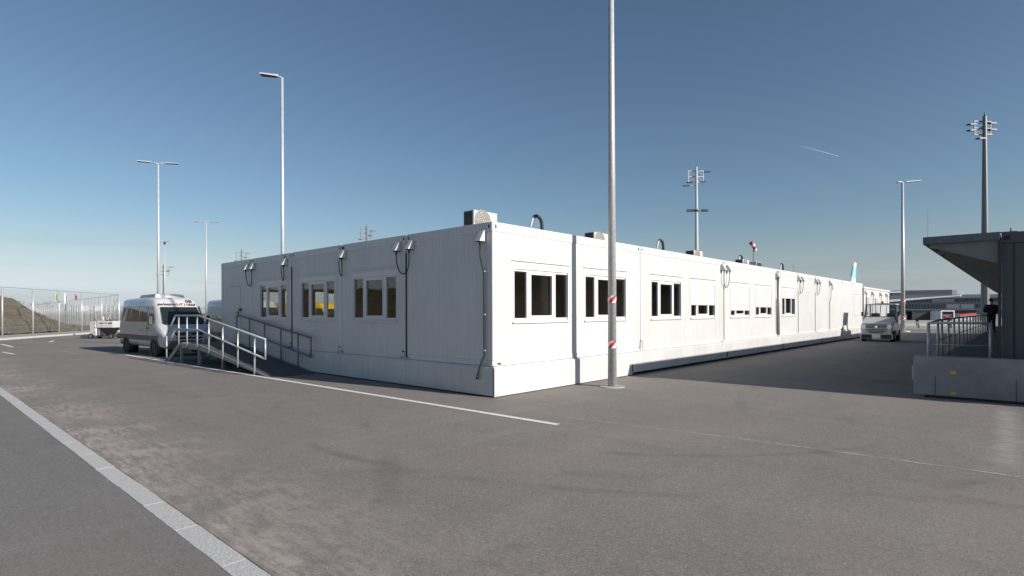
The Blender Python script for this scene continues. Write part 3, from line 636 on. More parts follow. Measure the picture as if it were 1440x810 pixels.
for x in (-14.2, -12.45):
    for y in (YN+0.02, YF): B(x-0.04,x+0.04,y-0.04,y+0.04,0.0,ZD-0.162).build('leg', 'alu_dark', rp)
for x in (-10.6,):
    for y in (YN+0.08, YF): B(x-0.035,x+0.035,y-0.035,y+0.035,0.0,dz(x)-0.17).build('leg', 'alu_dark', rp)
def railing(y, xs, name, stair, mt='alu'):
    posts = []
    for x in xs[:-1]:
        zt = dz(x)+1.0; zb = dz(x)-0.13
        MB().tube([(x,y,max(0.02,zb)),(x,y,zt)], 0.024, 10).build('post', mt, rp)
    xe = xs[-1]; ze = dz(xe)
    MB().tube([(xe,y,ze+0.44),(xe,y,ze+0.99)], 0.024, 10).build('post', mt, rp)
    for off, r in ((1.0, 0.029), (0.52 if stair else 0.50, 0.026)):
        pts = [(XL-0.55 if stair else xs[0], y, ZD+off)] if not stair else [(xs[0]-0.35, y, ZD+off)]
        pts += [(XT, y, ZD+off), (xe, y, ze+off-(0.06 if off < 0.9 else 0))]
        MB().tube(pts, r, 10).build('rail', mt, rp)
yr = YN-0.03
railing(yr, [-14.85+0.5,-13.50,-12.52,-11.47,-10.32,-9.18,-8.02,-7.33], 'near', True)
railing(YF+0.02, [-12.60,-11.52,-10.36,-9.19,-8.08,-7.30], 'far', False, 'alu_shaded')  # darker tone stands in for the shade along the wall
# steps at the far end of the landing, with sloping handrails
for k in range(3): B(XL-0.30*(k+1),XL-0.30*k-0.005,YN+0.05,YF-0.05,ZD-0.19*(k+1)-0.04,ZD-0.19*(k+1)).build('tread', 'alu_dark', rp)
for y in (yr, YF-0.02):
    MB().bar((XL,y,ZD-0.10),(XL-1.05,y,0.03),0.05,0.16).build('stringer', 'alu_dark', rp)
    MB().tube([(XL-0.35,y,ZD+1.0),(XL-1.35,y,0.92)], 0.025, 10).build('rail', 'alu', rp)
    MB().tube([(XL-0.35,y,ZD+0.52),(XL-1.35,y,0.42)], 0.022, 10).build('rail', 'alu', rp)
    MB().tube([(XL-1.35,y,0.0),(XL-1.35,y,0.94)], 0.026, 10).build('post', 'alu', rp)
MB().tube([(XL,YF-0.02,ZD),(XL,YF-0.02,ZD+1.0)], 0.024, 10).build('post', 'alu', rp)

# ------------------------------------------------------------------ lamp posts and masts
def lamp(name, loc, h, r0, r1, label, heads, group='street lamps round the yard', m='galv_lamp'):
    t = thing(name, label, 'lamp post', loc, 0, group)
    MB().tube([(0,0,0),(0,0,h)], [r0, r1], 16).build('pole', m, t)
    for (ang, reach, tilt, ln) in heads:
        c, s = math.cos(ang), math.sin(ang)
        a = MB().tube([(0,0,h-0.08),(c*reach*0.25,s*reach*0.25,h+0.02),(c*reach,s*reach,h+0.03+tilt*reach)], 0.035, 8).build('arm', m, t)
        e = Vector((c*reach, s*reach, h+0.03+tilt*reach)); d = Vector((c, s, tilt)).normalized(); sd = Vector((-s, c, 0)); up = d.cross(sd)
        up = up if up.z > 0 else -up
        w = 0.16; p0 = e-d*0.1; p1 = e+d*ln
        MB().hexa([p0-sd*w*0.7-up*.03, p1-sd*w-up*.03, p1+sd*w-up*.03, p0+sd*w*0.7-up*.03, p0-sd*w*0.7+up*.05, p1-sd*w+up*.03, p1+sd*w+up*.03, p0+sd*w*0.7+up*.05]).build('lamp_head', m, a, bevel=0.01)
        MB().hexa([p0+d*.08-sd*w*0.6-up*.038, p1-d*.05-sd*w*.85-up*.038, p1-d*.05+sd*w*.85-up*.038, p0+d*.08+sd*w*0.6-up*.038, p0+d*.08-sd*w*0.6-up*.031, p1-d*.05-sd*w*.85-up*.031, p1-d*.05+sd*w*.85-up*.031, p0+d*.08+sd*w*0.6-up*.031]).build('lens', 'black', a)
    return t
PX, PY = 0.96, 3.03
t = lamp('lamp_post', (PX,PY,0), 12.2, 0.105, 0.05, 'tall galvanised steel lamp post with red and white bands beside the sunlit wall', [(R(60),0.5,0.05,0.7)], m='galv')
for z0 in (1.0, 2.06):
    rr = 0.105-0.055*z0/12.2+0.003
    MB().tube([(0,0,z0-0.085),(0,0,z0+0.085)], rr, 20, False).build('warning_band', 'stripes', t, recalc=False)
MB().cyl((0,0,-0.02),(0,0,0.02),0.30,0.29,32).build('base_disc', 'concrete', t)
AR = math.atan2(0.87, 0.5)
lamp('lamp_post', (-15.95,3.15,0), 12.1, 0.085, 0.055, 'slim lamp post with one long flat head rising behind the shaded end of the building', [(math.atan2(-0.72,-0.45),0.25,0.02,0.65)])
lamp('lamp_post', (-35.98,3.9,0), 12.1, 0.10, 0.06, 'tall twin-headed lamp post rising straight behind the white minibus', [(AR,0.5,0.03,0.75),(AR+math.pi,0.5,0.03,0.75)])
lamp('lamp_post', (-60.35,15.39,0), 12.1, 0.11, 0.07, 'distant twin-headed lamp post between the minibus and the building end', [(AR,0.5,0.02,0.75),(AR+math.pi,0.5,0.02,0.75)])
t = lamp('camera_pole', (-82.3,17.5,0), 12.0, 0.09, 0.05, 'thin distant pole topped with small twin camera heads, beside a lamp post', [(AR,0.2,0.0,0.35),(AR+math.pi,0.2,0.0,0.35)], None)
t['category'] = 'pole'
MB().cyl((0,0,11.6),(0,0,11.95),0.14,0.12).build('camera_dome', 'black', t)
t = lamp('lamp_post', (0.60,48.9,0), 12.6, 0.17, 0.09, 'grey lamp post with red and white bands standing beyond the white tractor', [(math.atan2(0.7,0.75),0.35,0.08,1.1),(math.atan2(-0.6,-0.75),0.15,0.0,0.3)])
for z0 in (1.15, 2.6): MB().tube([(0,0,z0-0.16),(0,0,z0+0.16)], 0.175, 16, False).build('warning_band', 'stripes', t, recalc=False)
MB().cyl((0,0,0),(0,0,0.10),0.5,0.5,20).build('base_disc', 'kerb_pale', t)

def floodlight_mast(loc, h, r0, r1, ang, label, lamps, mid=False, scale=1.0, mt='galv_far'):
    t = thing('floodlight_mast', label, 'floodlight mast', loc, ang, 'floodlight masts over the airfield')
    mm = MB().tube([(0,0,0),(0,0,h*0.5),(0,0,h)], [r0, (r0+r1)/2, r1], 10); mm.sm = [False]*len(mm.sm); mm.build('mast', mt, t)
    MB().tube([(0,0,h),(0,0,h+0.5)], [r1*0.5, r1*0.3], 8).build('finial', 'galv_far', t)
    mb = MB(); k = scale
    for zz in (0.6, 1.5, 2.4):
        mb.bar((-1.2*k,0.3*k,h-zz*k),(1.2*k,0.3*k,h-zz*k),0.12*k)
    for xx in (-1.2, 1.2): mb.bar((xx*k,0.3*k,h-0.5*k),(xx*k,0.3*k,h-2.5*k),0.11*k)
    for xx in (-1, 1): mb.bar((0,0.3*k,h-0.6*k),(xx*1.2*k,0.3*k,h-1.2*k),0.05*k); mb.bar((0,0.3*k,h-1.2*k),(xx*1.2*k,0.3*k,h-2.4*k),0.05*k)
    mb.build('cross_frame', mt, t)
    for (x, dy, zz) in lamps:
        l = MB().hexa([(k*(x-0.45),k*(dy-0.35),h-zz*k-0.16*k),(k*(x+0.45),k*(dy-0.35),h-zz*k-0.10*k),(k*(x+0.45),k*(dy+0.35),h-zz*k-0.02*k),(k*(x-0.45),k*(dy+0.35),h-zz*k-0.06*k),(k*(x-0.42),k*(dy-0.3),h-zz*k+0.05*k),(k*(x+0.42),k*(dy-0.3),h-zz*k+0.10*k),(k*(x+0.42),k*(dy+0.3),h-zz*k+0.16*k),(k*(x-0.42),k*(dy+0.3),h-zz*k+0.12*k)]).build('floodlight', 'dark_frame', t)
        MB().bar((k*x,k*dy,h-zz*k),(0,0.2*k,h-zz*k+0.15*k),0.06*k).build('bracket', 'galv_far', l)
    if mid:
        mb = MB(); mb.tube([(0,0,h*0.715),(0,0,h*0.725)], [0.5*k]*2, 12); mb.build('service_ring', 'galv_far', t)
        for x in (-1.0, 1.3): MB().box(k*(x-0.5),k*(x+0.5),-0.2,0.25,h*0.713,h*0.722+0.12).build('floodlight', 'dark_frame', t)
    return t
CR = R(42.33)
floodlight_mast((-30.59,78.21,0), 25.0, 0.40, 0.16, CR, 'tall grey floodlight mast rising behind the middle of the white building', [(1.9,0.4,0.7),(1.1,0.5,2.3),(-1.2,-0.4,2.6),(-1.7,-0.2,3.1)], True, mt='galv_lamp')
floodlight_mast((4.75,79.25,0), 25.0, 0.46, 0.20, CR+0.12, 'thick floodlight mast rising behind the canopy of the dark building', [(1.6,0.5,0.75),(1.6,0.5,1.6),(-1.45,0.5,1.0),(-1.45,0.5,1.8),(-1.25,-0.6,3.2),(0.9,0.5,2.3)], scale=0.9)
floodlight_mast((-122.4,77,0), 25.0, 0.36, 0.2, CR+0.8, 'small distant floodlight mast peeking over the roof above two windows', [(1.7,0.3,0.8),(1.2,0.3,1.8),(-1.0,0.3,2.8)], scale=1.3)
floodlight_mast((-203.9,77.2,0), 25.0, 0.36, 0.2, CR+0.8, 'tiny far floodlight mast peeking over the roof near the building end', [(1.7,0.3,0.8),(1.2,0.3,1.8),(-1.0,0.3,2.8)], scale=1.5)
floodlight_mast((-305,80.6,0), 25.5, 0.6, 0.35, CR+0.8, 'far white floodlight mast standing between two lamp posts above the minibus', [(1.9,0.3,0.4),(1.2,0.3,1.3),(-1.0,0.3,2.4)], scale=2.0)
# windsock
t = thing('windsock', 'limp red and white windsock on a thin pole above the white roof', 'windsock', (-13.2,53.4,0))
MB().tube([(0,0,0),(0,0,8.6)], [0.05,0.03], 8).build('pole', 'dark_frame', t)
pts = [(-0.2,-0.18,9.2),(-0.08,-0.08,8.95),(0.05,0.04,8.7),(0.14,0.12,8.45),(0.17,0.15,8.2)]
for k in range(4): MB().tube([pts[k],pts[k+1]],[0.24-0.02*k,0.22-0.02*k],10).build('sock_band', 'red' if k % 2 == 0 else 'white_cloth', t)
MB().tube([(0,0,8.6),(-0.2,-0.18,9.2)], 0.03, 6).build('swivel', 'dark_frame', t)

# ------------------------------------------------------------------ vehicles
def wheel(parent, x, y, r=0.34, w=0.22, side=1):
    n = 24; prof = [(r*0.62, -w/2), (r*0.92, -w/2), (r, -w*0.32), (r, w*0.32), (r*0.92, w/2), (r*0.62, w/2)]
    mb = MB(); vs = []; fs = []
    for k in range(n):
        a = 2*math.pi*k/n
        for (q, yy) in prof: vs.append((x+q*math.cos(a), y+yy, r+q*math.sin(a)))
    m_ = len(prof)
    for k in range(n):
        for j in range(m_): fs.append((k*m_+j, ((k+1) % n)*m_+j, ((k+1) % n)*m_+(j+1) % m_, k*m_+(j+1) % m_))
    mb.add(vs, fs, True); tyre = mb.build('wheel', 'tyre', parent)
    mb = MB(); mb.cyl((x,y-w*0.38,r),(x,y+w*0.38,r),r*0.63,r*0.63,20); mb.build('rim', 'rim', tyre)
    mb = MB()
    for k in range(5):
        a = 2*math.pi*k/5; yy = y+side*w*0.40
        mb.cyl((x+r*0.38*math.cos(a),yy-0.02,r+r*0.38*math.sin(a)),(x+r*0.38*math.cos(a),yy,r+r*0.38*math.sin(a)),r*0.1,r*0.1,8)
    mb.build('rim_hole', 'black', tyre)

def minibus(name, loc, rz, label, paint, windows, texts=None, acbox=True, cat='minibus'):
    t = thing(name, label, cat, loc, rz)
    # stations: x, bottom, belt, half width, roof half width, top
    ST = [(-2.96,0.52,1.25,0.90,0.74,2.18),(-2.90,0.42,1.27,0.95,0.79,2.36),(-2.72,0.38,1.28,0.97,0.82,2.43),(-1.6,0.36,1.28,0.98,0.83,2.46),(0.2,0.36,1.28,0.98,0.83,2.46),(1.18,0.36,1.28,0.98,0.82,2.43),
          (1.40,0.36,1.28,0.98,0.80,2.30),(1.62,0.36,1.28,0.975,0.79,2.05),(2.0,0.36,1.26,0.965,0.80,1.66),(2.30,0.36,1.18,0.95,0.80,1.35),(2.62,0.34,1.06,0.93,0.80,1.20),(2.84,0.32,0.92,0.88,0.76,1.04),(2.95,0.32,0.74,0.80,0.68,0.84)]
    def ring(s):
        x, zb, zt, w, wr, tp = s; zs = min(tp-0.10, max(zt, tp-0.14)); zc = tp-0.045
        half = [(w*0.90, zb), (w*0.985, zb+0.10), (w, zb+0.28), (w, (zb+0.28+zt)/2), (w*0.992, zt), ((w*0.992+wr)/2+0.012, (zt+tp-0.13)/2), (wr+0.01, tp-0.13), (wr-0.07, zc), (wr-0.22, tp-0.008), (0.0, tp)]
        return [(x, -y, z) for y, z in half] + [(x, y, z) for y, z in half[::-1][1:]]
    rings = [ring(s) for s in ST]; n = len(rings[0]); mb = MB()
    vs = [v for r in rings for v in r]
    fs = [(i*n+j, i*n+j+1, (i+1)*n+j+1, (i+1)*n+j) for i in range(len(ST)-1) for j in range(n-1)]
    fs += [(i*n+n-1, i*n, (i+1)*n, (i+1)*n+n-1) for i in range(len(ST)-1)]
    mb.add(vs, fs, True); mb.f += [tuple(range(n))[::-1], tuple((len(ST)-1)*n+k for k in range(n))]; mb.sm += [False, False]
    body = mb.build('body', paint, t)
    def side_y(z, x):          # half width of body side at height z on the straight part
        zt, tp, w, wr = 1.28, 2.46, 0.98*0.992, 0.83
        f = (z-zt)/(tp-0.13-zt); mid = (w+wr)/2+0.012
        return (w+(mid-w)*f*2 if f < 0.5 else mid+(wr+0.01-mid)*(f-0.5)*2)
    for s in (-1, 1):
        for (a, b, zz0, zz1, clip) in windows:
            pts = [(a,zz0),(b,zz0),(b-clip,zz1),(a+0.03,zz1)]
            vs = []
            for off in (-0.004, 0.010): vs += [(x, s*(side_y(z, x)+off), z) for x, z in pts]
            w_ = MB().hexa(vs).build('side_window', 'vglass', t)
        MB().hexa([(-2.86,s*0.955,0.62),(2.2,s*0.975,0.62),(2.2,s*0.975,0.84),(-2.86,s*0.955,0.84)]+[(-2.86,s*0.990,0.62),(2.2,s*0.988,0.62),(2.2,s*0.988,0.84),(-2.86,s*0.990,0.84)]).build('side_trim', 'van_trim', t)
        for x in (0.98,): B(x-0.006,x+0.006,s*0.984-0.003,s*0.984+0.003,0.5,1.28).build('door_gap', 'gap', t)
        B(1.06,1.24,s*0.99-0.02,s*0.99+0.02,1.12,1.16).build('door_handle', 'black', t)
        # wheels with dark arches
        for x in (-1.85, 1.82):
            MB().cyl((x,s*0.60,0.36),(x,s*0.985,0.36),0.44,0.44,28).build('wheel_arch', 'black', t)
            wheel(t, x, s*0.885, 0.36, 0.22, s)
        # mirrors
        mr = MB().hexa([(1.78,s*1.02,1.28),(1.93,s*1.02,1.28),(1.90,s*1.20,1.28),(1.78,s*1.20,1.28),(1.80,s*1.03,1.66),(1.90,s*1.03,1.66),(1.87,s*1.18,1.66),(1.80,s*1.18,1.66)]).build('mirror', 'black', t, bevel=0.03)
        MB().bar((1.84,s*0.92,1.34),(1.84,s*1.06,1.34),0.05).build('mirror_arm', 'black', mr)
        hl = MB().hexa([(2.62,s*0.62,0.86),(2.90,s*0.55,0.84),(2.78,s*0.84,0.84),(2.50,s*0.90,0.92),(2.55,s*0.64,1.12),(2.80,s*0.58,1.02),(2.68,s*0.84,1.04),(2.40,s*0.90,1.16)])
        hl.build('headlight', 'lamp_glass', t, bevel=0.02)
        MB().hexa([(2.70,s*0.64,0.70),(2.90,s*0.62,0.70),(2.84,s*0.80,0.70),(2.70,s*0.84,0.70),(2.70,s*0.64,0.76),(2.91,s*0.62,0.76),(2.85,s*0.80,0.76),(2.70,s*0.84,0.76)]).build('indicator', 'amber', t)
    # windscreen follows the sloping front between stations
    nrm = Vector((0.39, 0, 0.32)).normalized()
    a = [Vector((2.28,-0.78,1.37)),Vector((2.28,0.78,1.37)),Vector((1.665,0.70,2.01)),Vector((1.665,-0.70,2.01))]
    MB().hexa([p-nrm*0.03 for p in a]+[p+nrm*0.022 for p in a]).build('windscreen', 'vglass', t)
    a2 = [(2.26,1.36),(2.44,1.30)]
    MB().hexa([(2.27,-0.76,1.34),(2.40,-0.72,1.30),(2.40,0.72,1.30),(2.27,0.76,1.34),(2.27,-0.76,1.40),(2.40,-0.72,1.325),(2.40,0.72,1.325),(2.27,0.76,1.40)]).build('scuttle', 'black', t)
    for y in (-0.35, 0.30): MB().bar((2.30,y,1.385),(2.02,y+0.42,1.70),0.02,0.02).build('wiper', 'black', t)
    # grille, bumper, plate
    g = MB().hexa([(2.80,-0.52,0.72),(2.965,-0.50,0.72),(2.965,0.50,0.72),(2.80,0.52,0.72),(2.76,-0.56,1.00),(2.905,-0.54,0.98),(2.905,0.54,0.98),(2.76,0.56,1.00)]).build('grille', 'black', t)
    for k in range(3): MB().bar((2.972-0.018*k,-0.5,0.78+0.08*k),(2.972-0.018*k,0.5,0.78+0.08*k),0.012).build('grille_bar', 'dark_frame', g)
    e = MB().cyl((2.94,0,0.87),(2.985,0,0.87),0.075,0.075,20).build('emblem', 'chrome', g)
    B(2.72,3.02,-0.86,0.86,0.34,0.66).build('bumper', 'van_trim', t, bevel=0.05)
    B(3.021,3.03,-0.26,0.26,0.46,0.57).build('number_plate', 'plate', t)
    for s in (-1, 1): B(-2.985,-2.95,s*0.84-0.06,s*0.84+0.06,0.9,1.45).build('tail_light', 'red', t)
    B(-3.02,-2.88,-0.9,0.9,0.36,0.58).build('rear_bumper', 'van_trim', t, bevel=0.03)
    if acbox:
        MB().hexa([(-1.5,-0.60,2.42),(0.70,-0.60,2.42),(0.70,0.60,2.42),(-1.5,0.60,2.42),(-1.3,-0.52,2.59),(0.62,-0.54,2.60),(0.62,0.54,2.60),(-1.3,0.52,2.59)]).build('roof_unit', 'grey_paint', t, bevel=0.03)
        MB().cyl((-2.2,0.3,2.45),(-2.2,0.3,2.53),0.06,0.05,12).build('roof_light', 'red', t)
    return t, body
# front of minibus faces +X
WN = ((-2.55,-1.40,1.40,2.08,0.03),(-1.32,-0.20,1.40,2.08,0.03),(-0.12,0.90,1.40,2.08,0.03),(1.04,1.86,1.36,2.06,0.36))
v1, body1 = minibus('minibus', (-20.05,-0.27,0), R(1.5), 'white minibus with black lettering above its windscreen parked behind the ramp', 'van', WN)
slope = math.atan2(2.40-2.08, 1.615-1.23)
def header_mtx(yc, along):
    # text plane on the sloping header above the windscreen; text x axis = +y of the van
    ang = math.atan2(2.30-2.05, 1.62-1.40)
    base = Vector((1.62, 0, 2.05)) + Vector((-math.cos(ang), 0, math.sin(ang)))*along
    nx = Vector((0,1,0)); ny = Vector((-math.cos(ang), 0, math.sin(ang))); nz = nx.cross(ny)
    m = Matrix((nx, ny, nz)).transposed().to_4x4(); m.translation = base + nx*yc + nz*0.012; return m
lettering('swissport', 0.20, 'ink', v1, header_mtx(-0.36, 0.05))
lettering('08', 0.24, 'ink', v1, header_mtx(0.46, 0.20), sx=1.1)
lettering('11860', 0.18, 'ink', v1, header_mtx(0.46, 0.03), sx=1.05)
mb = MB()
for (y0, al) in ((0.06, 0.12), (0.02, 0.05)):
    mm = header_mtx(0, 0)
    mb.add([mm @ Vector(q) for q in ((y0,al,0),(y0+0.13,al,0),(y0+0.17,al+0.055,0),(y0+0.04,al+0.055,0))], [(0,1,2,3)])
mb.build('logo', 'logo_red', v1)
ms = Matrix.Rotation(R(90), 4, 'X'); ms.translation = (0.3, -0.994, 1.02)
lettering('swissport', 0.10, 'grey_paint', v1, ms)
v2, body2 = minibus('minibus', (-20.2,3.35,0), R(0), 'plain white minibus parked right next to the building end', 'van', WN, acbox=False)
for y in (-0.45, 0.1): B(1.155,1.20,y,y+0.28,2.435,2.47).build('roof_vent', 'black', v2)
MB().cyl((0.2,0.2,2.45),(0.2,0.2,2.55),0.07,0.05,12).build('roof_light', 'black', v2)
v3, body3 = minibus('delivery_van', (-27.2,10.6,0), R(20), 'yellow van seen through the office windows of the shaded wall', 'yellow', ((1.04,1.86,1.36,2.06,0.36),), acbox=False, cat='van')

# white tow tractor in the alley, front towards -Y
tr = thing('tow_tractor', 'white airport tow tractor with amber roof beacon parked in the alley', 'tractor', (1.85,29.7,0))
W2 = 0.80
mb = MB(); mb.prism([(0.0,0.30),(0.0,0.80),(0.06,1.06),(0.16,1.12),(1.05,1.42),(1.15,1.42),(1.15,0.30)], lambda u, v, w: (w, u, v), -W2+0.06, W2-0.06); mb.build('bonnet', 'van', tr, bevel=0.03)
for s in (-1, 1):
    MB().prism([(0.10,0.62),(0.10,0.96),(1.05,1.16),(1.2,1.16),(1.2,0.62)], lambda u, v, w: (w, u, v), s*(W2-0.059), s*W2).build('wing_panel', 'van', tr, bevel=0.01)
B(-W2,W2,1.151,2.75,0.35,1.02).build('body', 'van', tr, bevel=0.03)
MB().prism([(0.02,0.14),(-0.05,0.16),(-0.05,0.44),(0.02,0.46)], lambda u, v, w: (w, u, v), -W2, W2).build('bumper', 'van', tr, bevel=0.01)
for s in (-1, 1): B(min(s*0.22,s*0.74),max(s*0.22,s*0.74),-0.062,-0.051,0.18,0.42).build('bumper_pad', 'black', tr)
B(-0.2,0.2,-0.07,-0.052,0.22,0.44).build('number_plate', 'plate', tr)
gr = B(-0.56,0.56,-0.004,-0.001,0.47,0.70).build('grille', 'grey_paint', tr)
for k in range(3):
    hw = 0.36+0.08*k; zz = 0.50+0.085*k; MB().hexa([(-hw+0.04,-0.014,zz),(hw-0.04,-0.014,zz),(hw-0.04,-0.005,zz),(-hw+0.04,-0.005,zz),(-hw,-0.014,zz+0.045),(hw,-0.014,zz+0.045),(hw,-0.005,zz+0.045),(-hw,-0.005,zz+0.045)]).build('grille_slot', 'black', gr)
for k in range(3):
    hw = 0.50-0.0*k; zz = 0.78+0.085*k; yy = [0.0, 0.008, 0.030][k]
    B(-hw,hw,yy-0.016,yy-0.005,zz,zz+0.042).build('grille_slot', 'black', gr)
MB().cyl((0,-0.02,0.86),(0,-0.04,0.86),0.07,0.07,18).build('emblem', 'chrome', gr)
for s in (-1, 1):
    l = MB().cyl((s*0.64,-0.012,0.86),(s*0.64,0.04,0.86),0.105,0.105,20).build('headlight', 'chrome', tr)
    MB().cyl((s*0.64,-0.022,0.86),(s*0.64,-0.013,0.86),0.08,0.08,20).build('lens', 'lamp_glass', l)
    for y in (0.55, 2.25): wheel_y = y
    for y in (0.60, 2.25):
        n = 20; w0 = 0.2
        wh = MB().cyl((s*(W2-0.20),y,0.33),(s*(W2+0.02),y,0.33),0.33,0.33,24).build('wheel', 'tyre', tr, bevel=0.03)
        MB().cyl((s*(W2+0.015),y,0.33),(s*(W2+0.03),y,0.33),0.19,0.17,18).build('rim', 'rim', wh)
        MB().cyl((s*(W2-0.03),y,0.36),(s*(W2-0.005),y,0.36),0.42,0.42,24).build('wheel_arch', 'black', tr)
    MB().bar((s*(W2-0.04),1.12,1.40),(s*(W2-0.10),1.30,2.12),0.06).build('front_pillar', 'black', tr)
    MB().bar((s*(W2-0.10),2.30,1.0),(s*(W2-0.12),2.26,2.12),0.08).build('rear_pillar', 'van', tr)
    mr = B(s*0.90-0.05,s*0.90+0.05,1.06,1.11,1.46,1.72).build('mirror', 'black', tr, bevel=0.03)
    MB().bar((s*0.76,1.12,1.44),(s*0.90,1.09,1.52),0.025).build('mirror_arm', 'black', mr)
    MB().bar((s*0.78,1.16,1.42),(s*0.80,1.16,1.10),0.04).build('marker', 'amber', tr)
B(-W2+0.02,W2-0.02,1.18,2.45,2.12,2.20).build('roof', 'van', tr, bevel=0.03)
MB().bar((-0.72,1.13,1.43),(0.72,1.13,1.43),0.05).build('windscreen_rail', 'black', tr)
MB().hexa([(-0.70,1.155,1.46),(0.70,1.155,1.46),(0.70,1.162,1.46),(-0.70,1.162,1.46),(-0.66,1.290,2.10),(0.66,1.290,2.10),(0.66,1.297,2.10),(-0.66,1.297,2.10)]).build('windscreen', 'vglass_clear', tr)
MB().bar((0,1.15,1.46),(0,1.28,2.10),0.015).build('wiper', 'black', tr)
for s in (-1, 1):
    st = B(s*0.40-0.24,s*0.40+0.24,1.75,2.2,1.021,1.20).build('seat', 'seat', tr, bevel=0.04)
    B(s*0.40-0.22,s*0.40+0.22,2.10,2.22,1.201,1.64).build('backrest', 'seat', st, bevel=0.04)
MB().tube([(-0.40+0.17*math.cos(a),1.50,1.42+0.17*math.sin(a)) for a in [math.pi*2*q/20 for q in range(21)]], 0.016, 6, False).build('steering_wheel', 'black', tr)
B(-0.35,0.35,1.6,1.75,2.201,2.23).build('beacon_bar', 'black', tr)
bc = MB().cyl((0.05,1.68,2.231),(0.05,1.68,2.36),0.065,0.055,16).build('beacon', 'amber', tr)

# white service cart by the fence (long side towards the camera)
ct = thing('toilet_service_cart', 'white tank cart with grey cabinet and black hopper behind the minibus', 'service cart', (-39.7,1.7,0), R(42)); ct.scale = (0.88,)*3
B(-1.5,0.95,-0.5,0.5,0.16,0.26).build('chassis', 'dark_frame', ct)
B(-1.03,-0.62,-0.42,0.42,0.262,1.36).build('cabinet', 'grey_paint', ct, bevel=0.02)
B(-0.619,-0.52,-0.42,0.42,0.262,1.36).build('cabinet_door', 'plate', ct)
for z0 in (0.45, 0.85, 1.2): B(-0.66,-0.58,-0.44,-0.421,z0,z0+0.06).build('latch', 'black', ct)
tk = B(-0.46,0.86,-0.45,0.45,0.86,1.42).build('tank', 'van', ct, bevel=0.04)
B(-0.14,0.06,-0.458,-0.451,0.88,1.40).build('tank_band', 'grey_paint', tk)
B(0.10,0.80,-0.30,0.30,1.421,1.50).build('lid', 'black', tk, bevel=0.02)
MB().hexa([(0.10,-0.2,0.27),(0.5,-0.2,0.27),(0.5,0.2,0.27),(0.10,0.2,0.27),(-0.40,-0.42,0.858),(0.84,-0.42,0.858),(0.84,0.42,0.858),(-0.40,0.42,0.858)]).build('hopper', 'black', ct)
for x in (-0.9, 0.72):
    for s in (-1, 1):
        wh = MB().cyl((x,s*0.40,0.2),(x,s*0.52,0.2),0.2,0.2,18).build('wheel', 'tyre', ct); MB().cyl((x,s*0.521,0.2),(x,s*0.53,0.2),0.11,0.11,14).build('rim', 'rim', wh)
B(-0.40,-0.30,-0.40,-0.3,0.262,0.858).build('leg', 'alu_dark', ct)
MB().tube([(-1.0,0.3,1.36),(-1.25,0.32,1.62)], 0.025, 8).build('handle', 'black', ct)
MB().cyl((-0.42,0.2,1.42),(-0.42,0.2,1.75),0.08,0.08,12).build('filler_pipe', 'grey_paint', ct)
mt = Matrix.Rotation(R(90), 4, 'X'); mt.translation = (0.62, -0.462, 1.17); lettering('680', 0.17, 'ink', ct, mt, sx=1.2)
mt = Matrix.Rotation(R(90), 4, 'X'); mt.translation = (-0.06, -0.464, 1.20); lettering('swissport', 0.11, 'ink', ct, mt)
B(0.22,0.36,-0.462,-0.452,1.18,1.29).build('logo', 'logo_red', ct)
MB().tube([(-1.5,0,0.22),(-2.0,-0.1,0.18)], 0.04, 8).build('tow_bar', 'dark_frame', ct)

# ------------------------------------------------------------------ dark building, canopy and platform on the other side of the alley
db = thing('dark_container_building', 'dark anthracite container building with a wide flat canopy over its platform', 'building')
CX, CYN = 7.78, 6.66
ZR = 3.33
mb = MB(); mb.box(CX+0.17, 14, CYN+0.02, 48, 0.75, ZR-0.2); mb.build('wall', 'dark_clad', db)
B(CX, 14, CYN-0.015, 48, ZR-0.22, ZR).build('top_beam', 'dark_clad', db, bevel=0.012)
B(CX, 14, CYN-0.015, 48, 0.6, 0.749).build('bottom_beam', 'dark_clad', db, bevel=0.012)
B(CX, CX+0.168, CYN-0.015, CYN+0.15, 0.75, ZR-0.221).build('corner_post', 'dark_clad', db, bevel=0.01)
for k in range(8): B(CX+0.20+k*0.62, CX+0.20+k*0.62+0.60, CYN-0.004, CYN+0.018, 0.76, ZR-0.23).build('cladding_panel', 'dark_clad', db, bevel=0.004)
B(CX+0.04,CX+0.12,CYN-0.02,CYN+0.05,ZR-0.15,ZR-0.07).build('corner_casting', 'gap', db)
for k in range(13): B(CX+0.02, CX+0.168, CYN+0.16+3.1*k, CYN+3.0+3.1*k, 0.75, ZR-0.221).build('wall_panel', 'dark_clad', db)
for k in range(5):
    d = B(CX-0.0, CX+0.019, CYN+1.0+6.2*k, CYN+2.0+6.2*k, 0.72, 2.85).build('door', 'dark_frame', db)
    B(CX-0.05, CX-0.001, CYN+1.85+6.2*k, CYN+1.9+6.2*k, 1.6, 1.75).build('handle', 'alu', d)
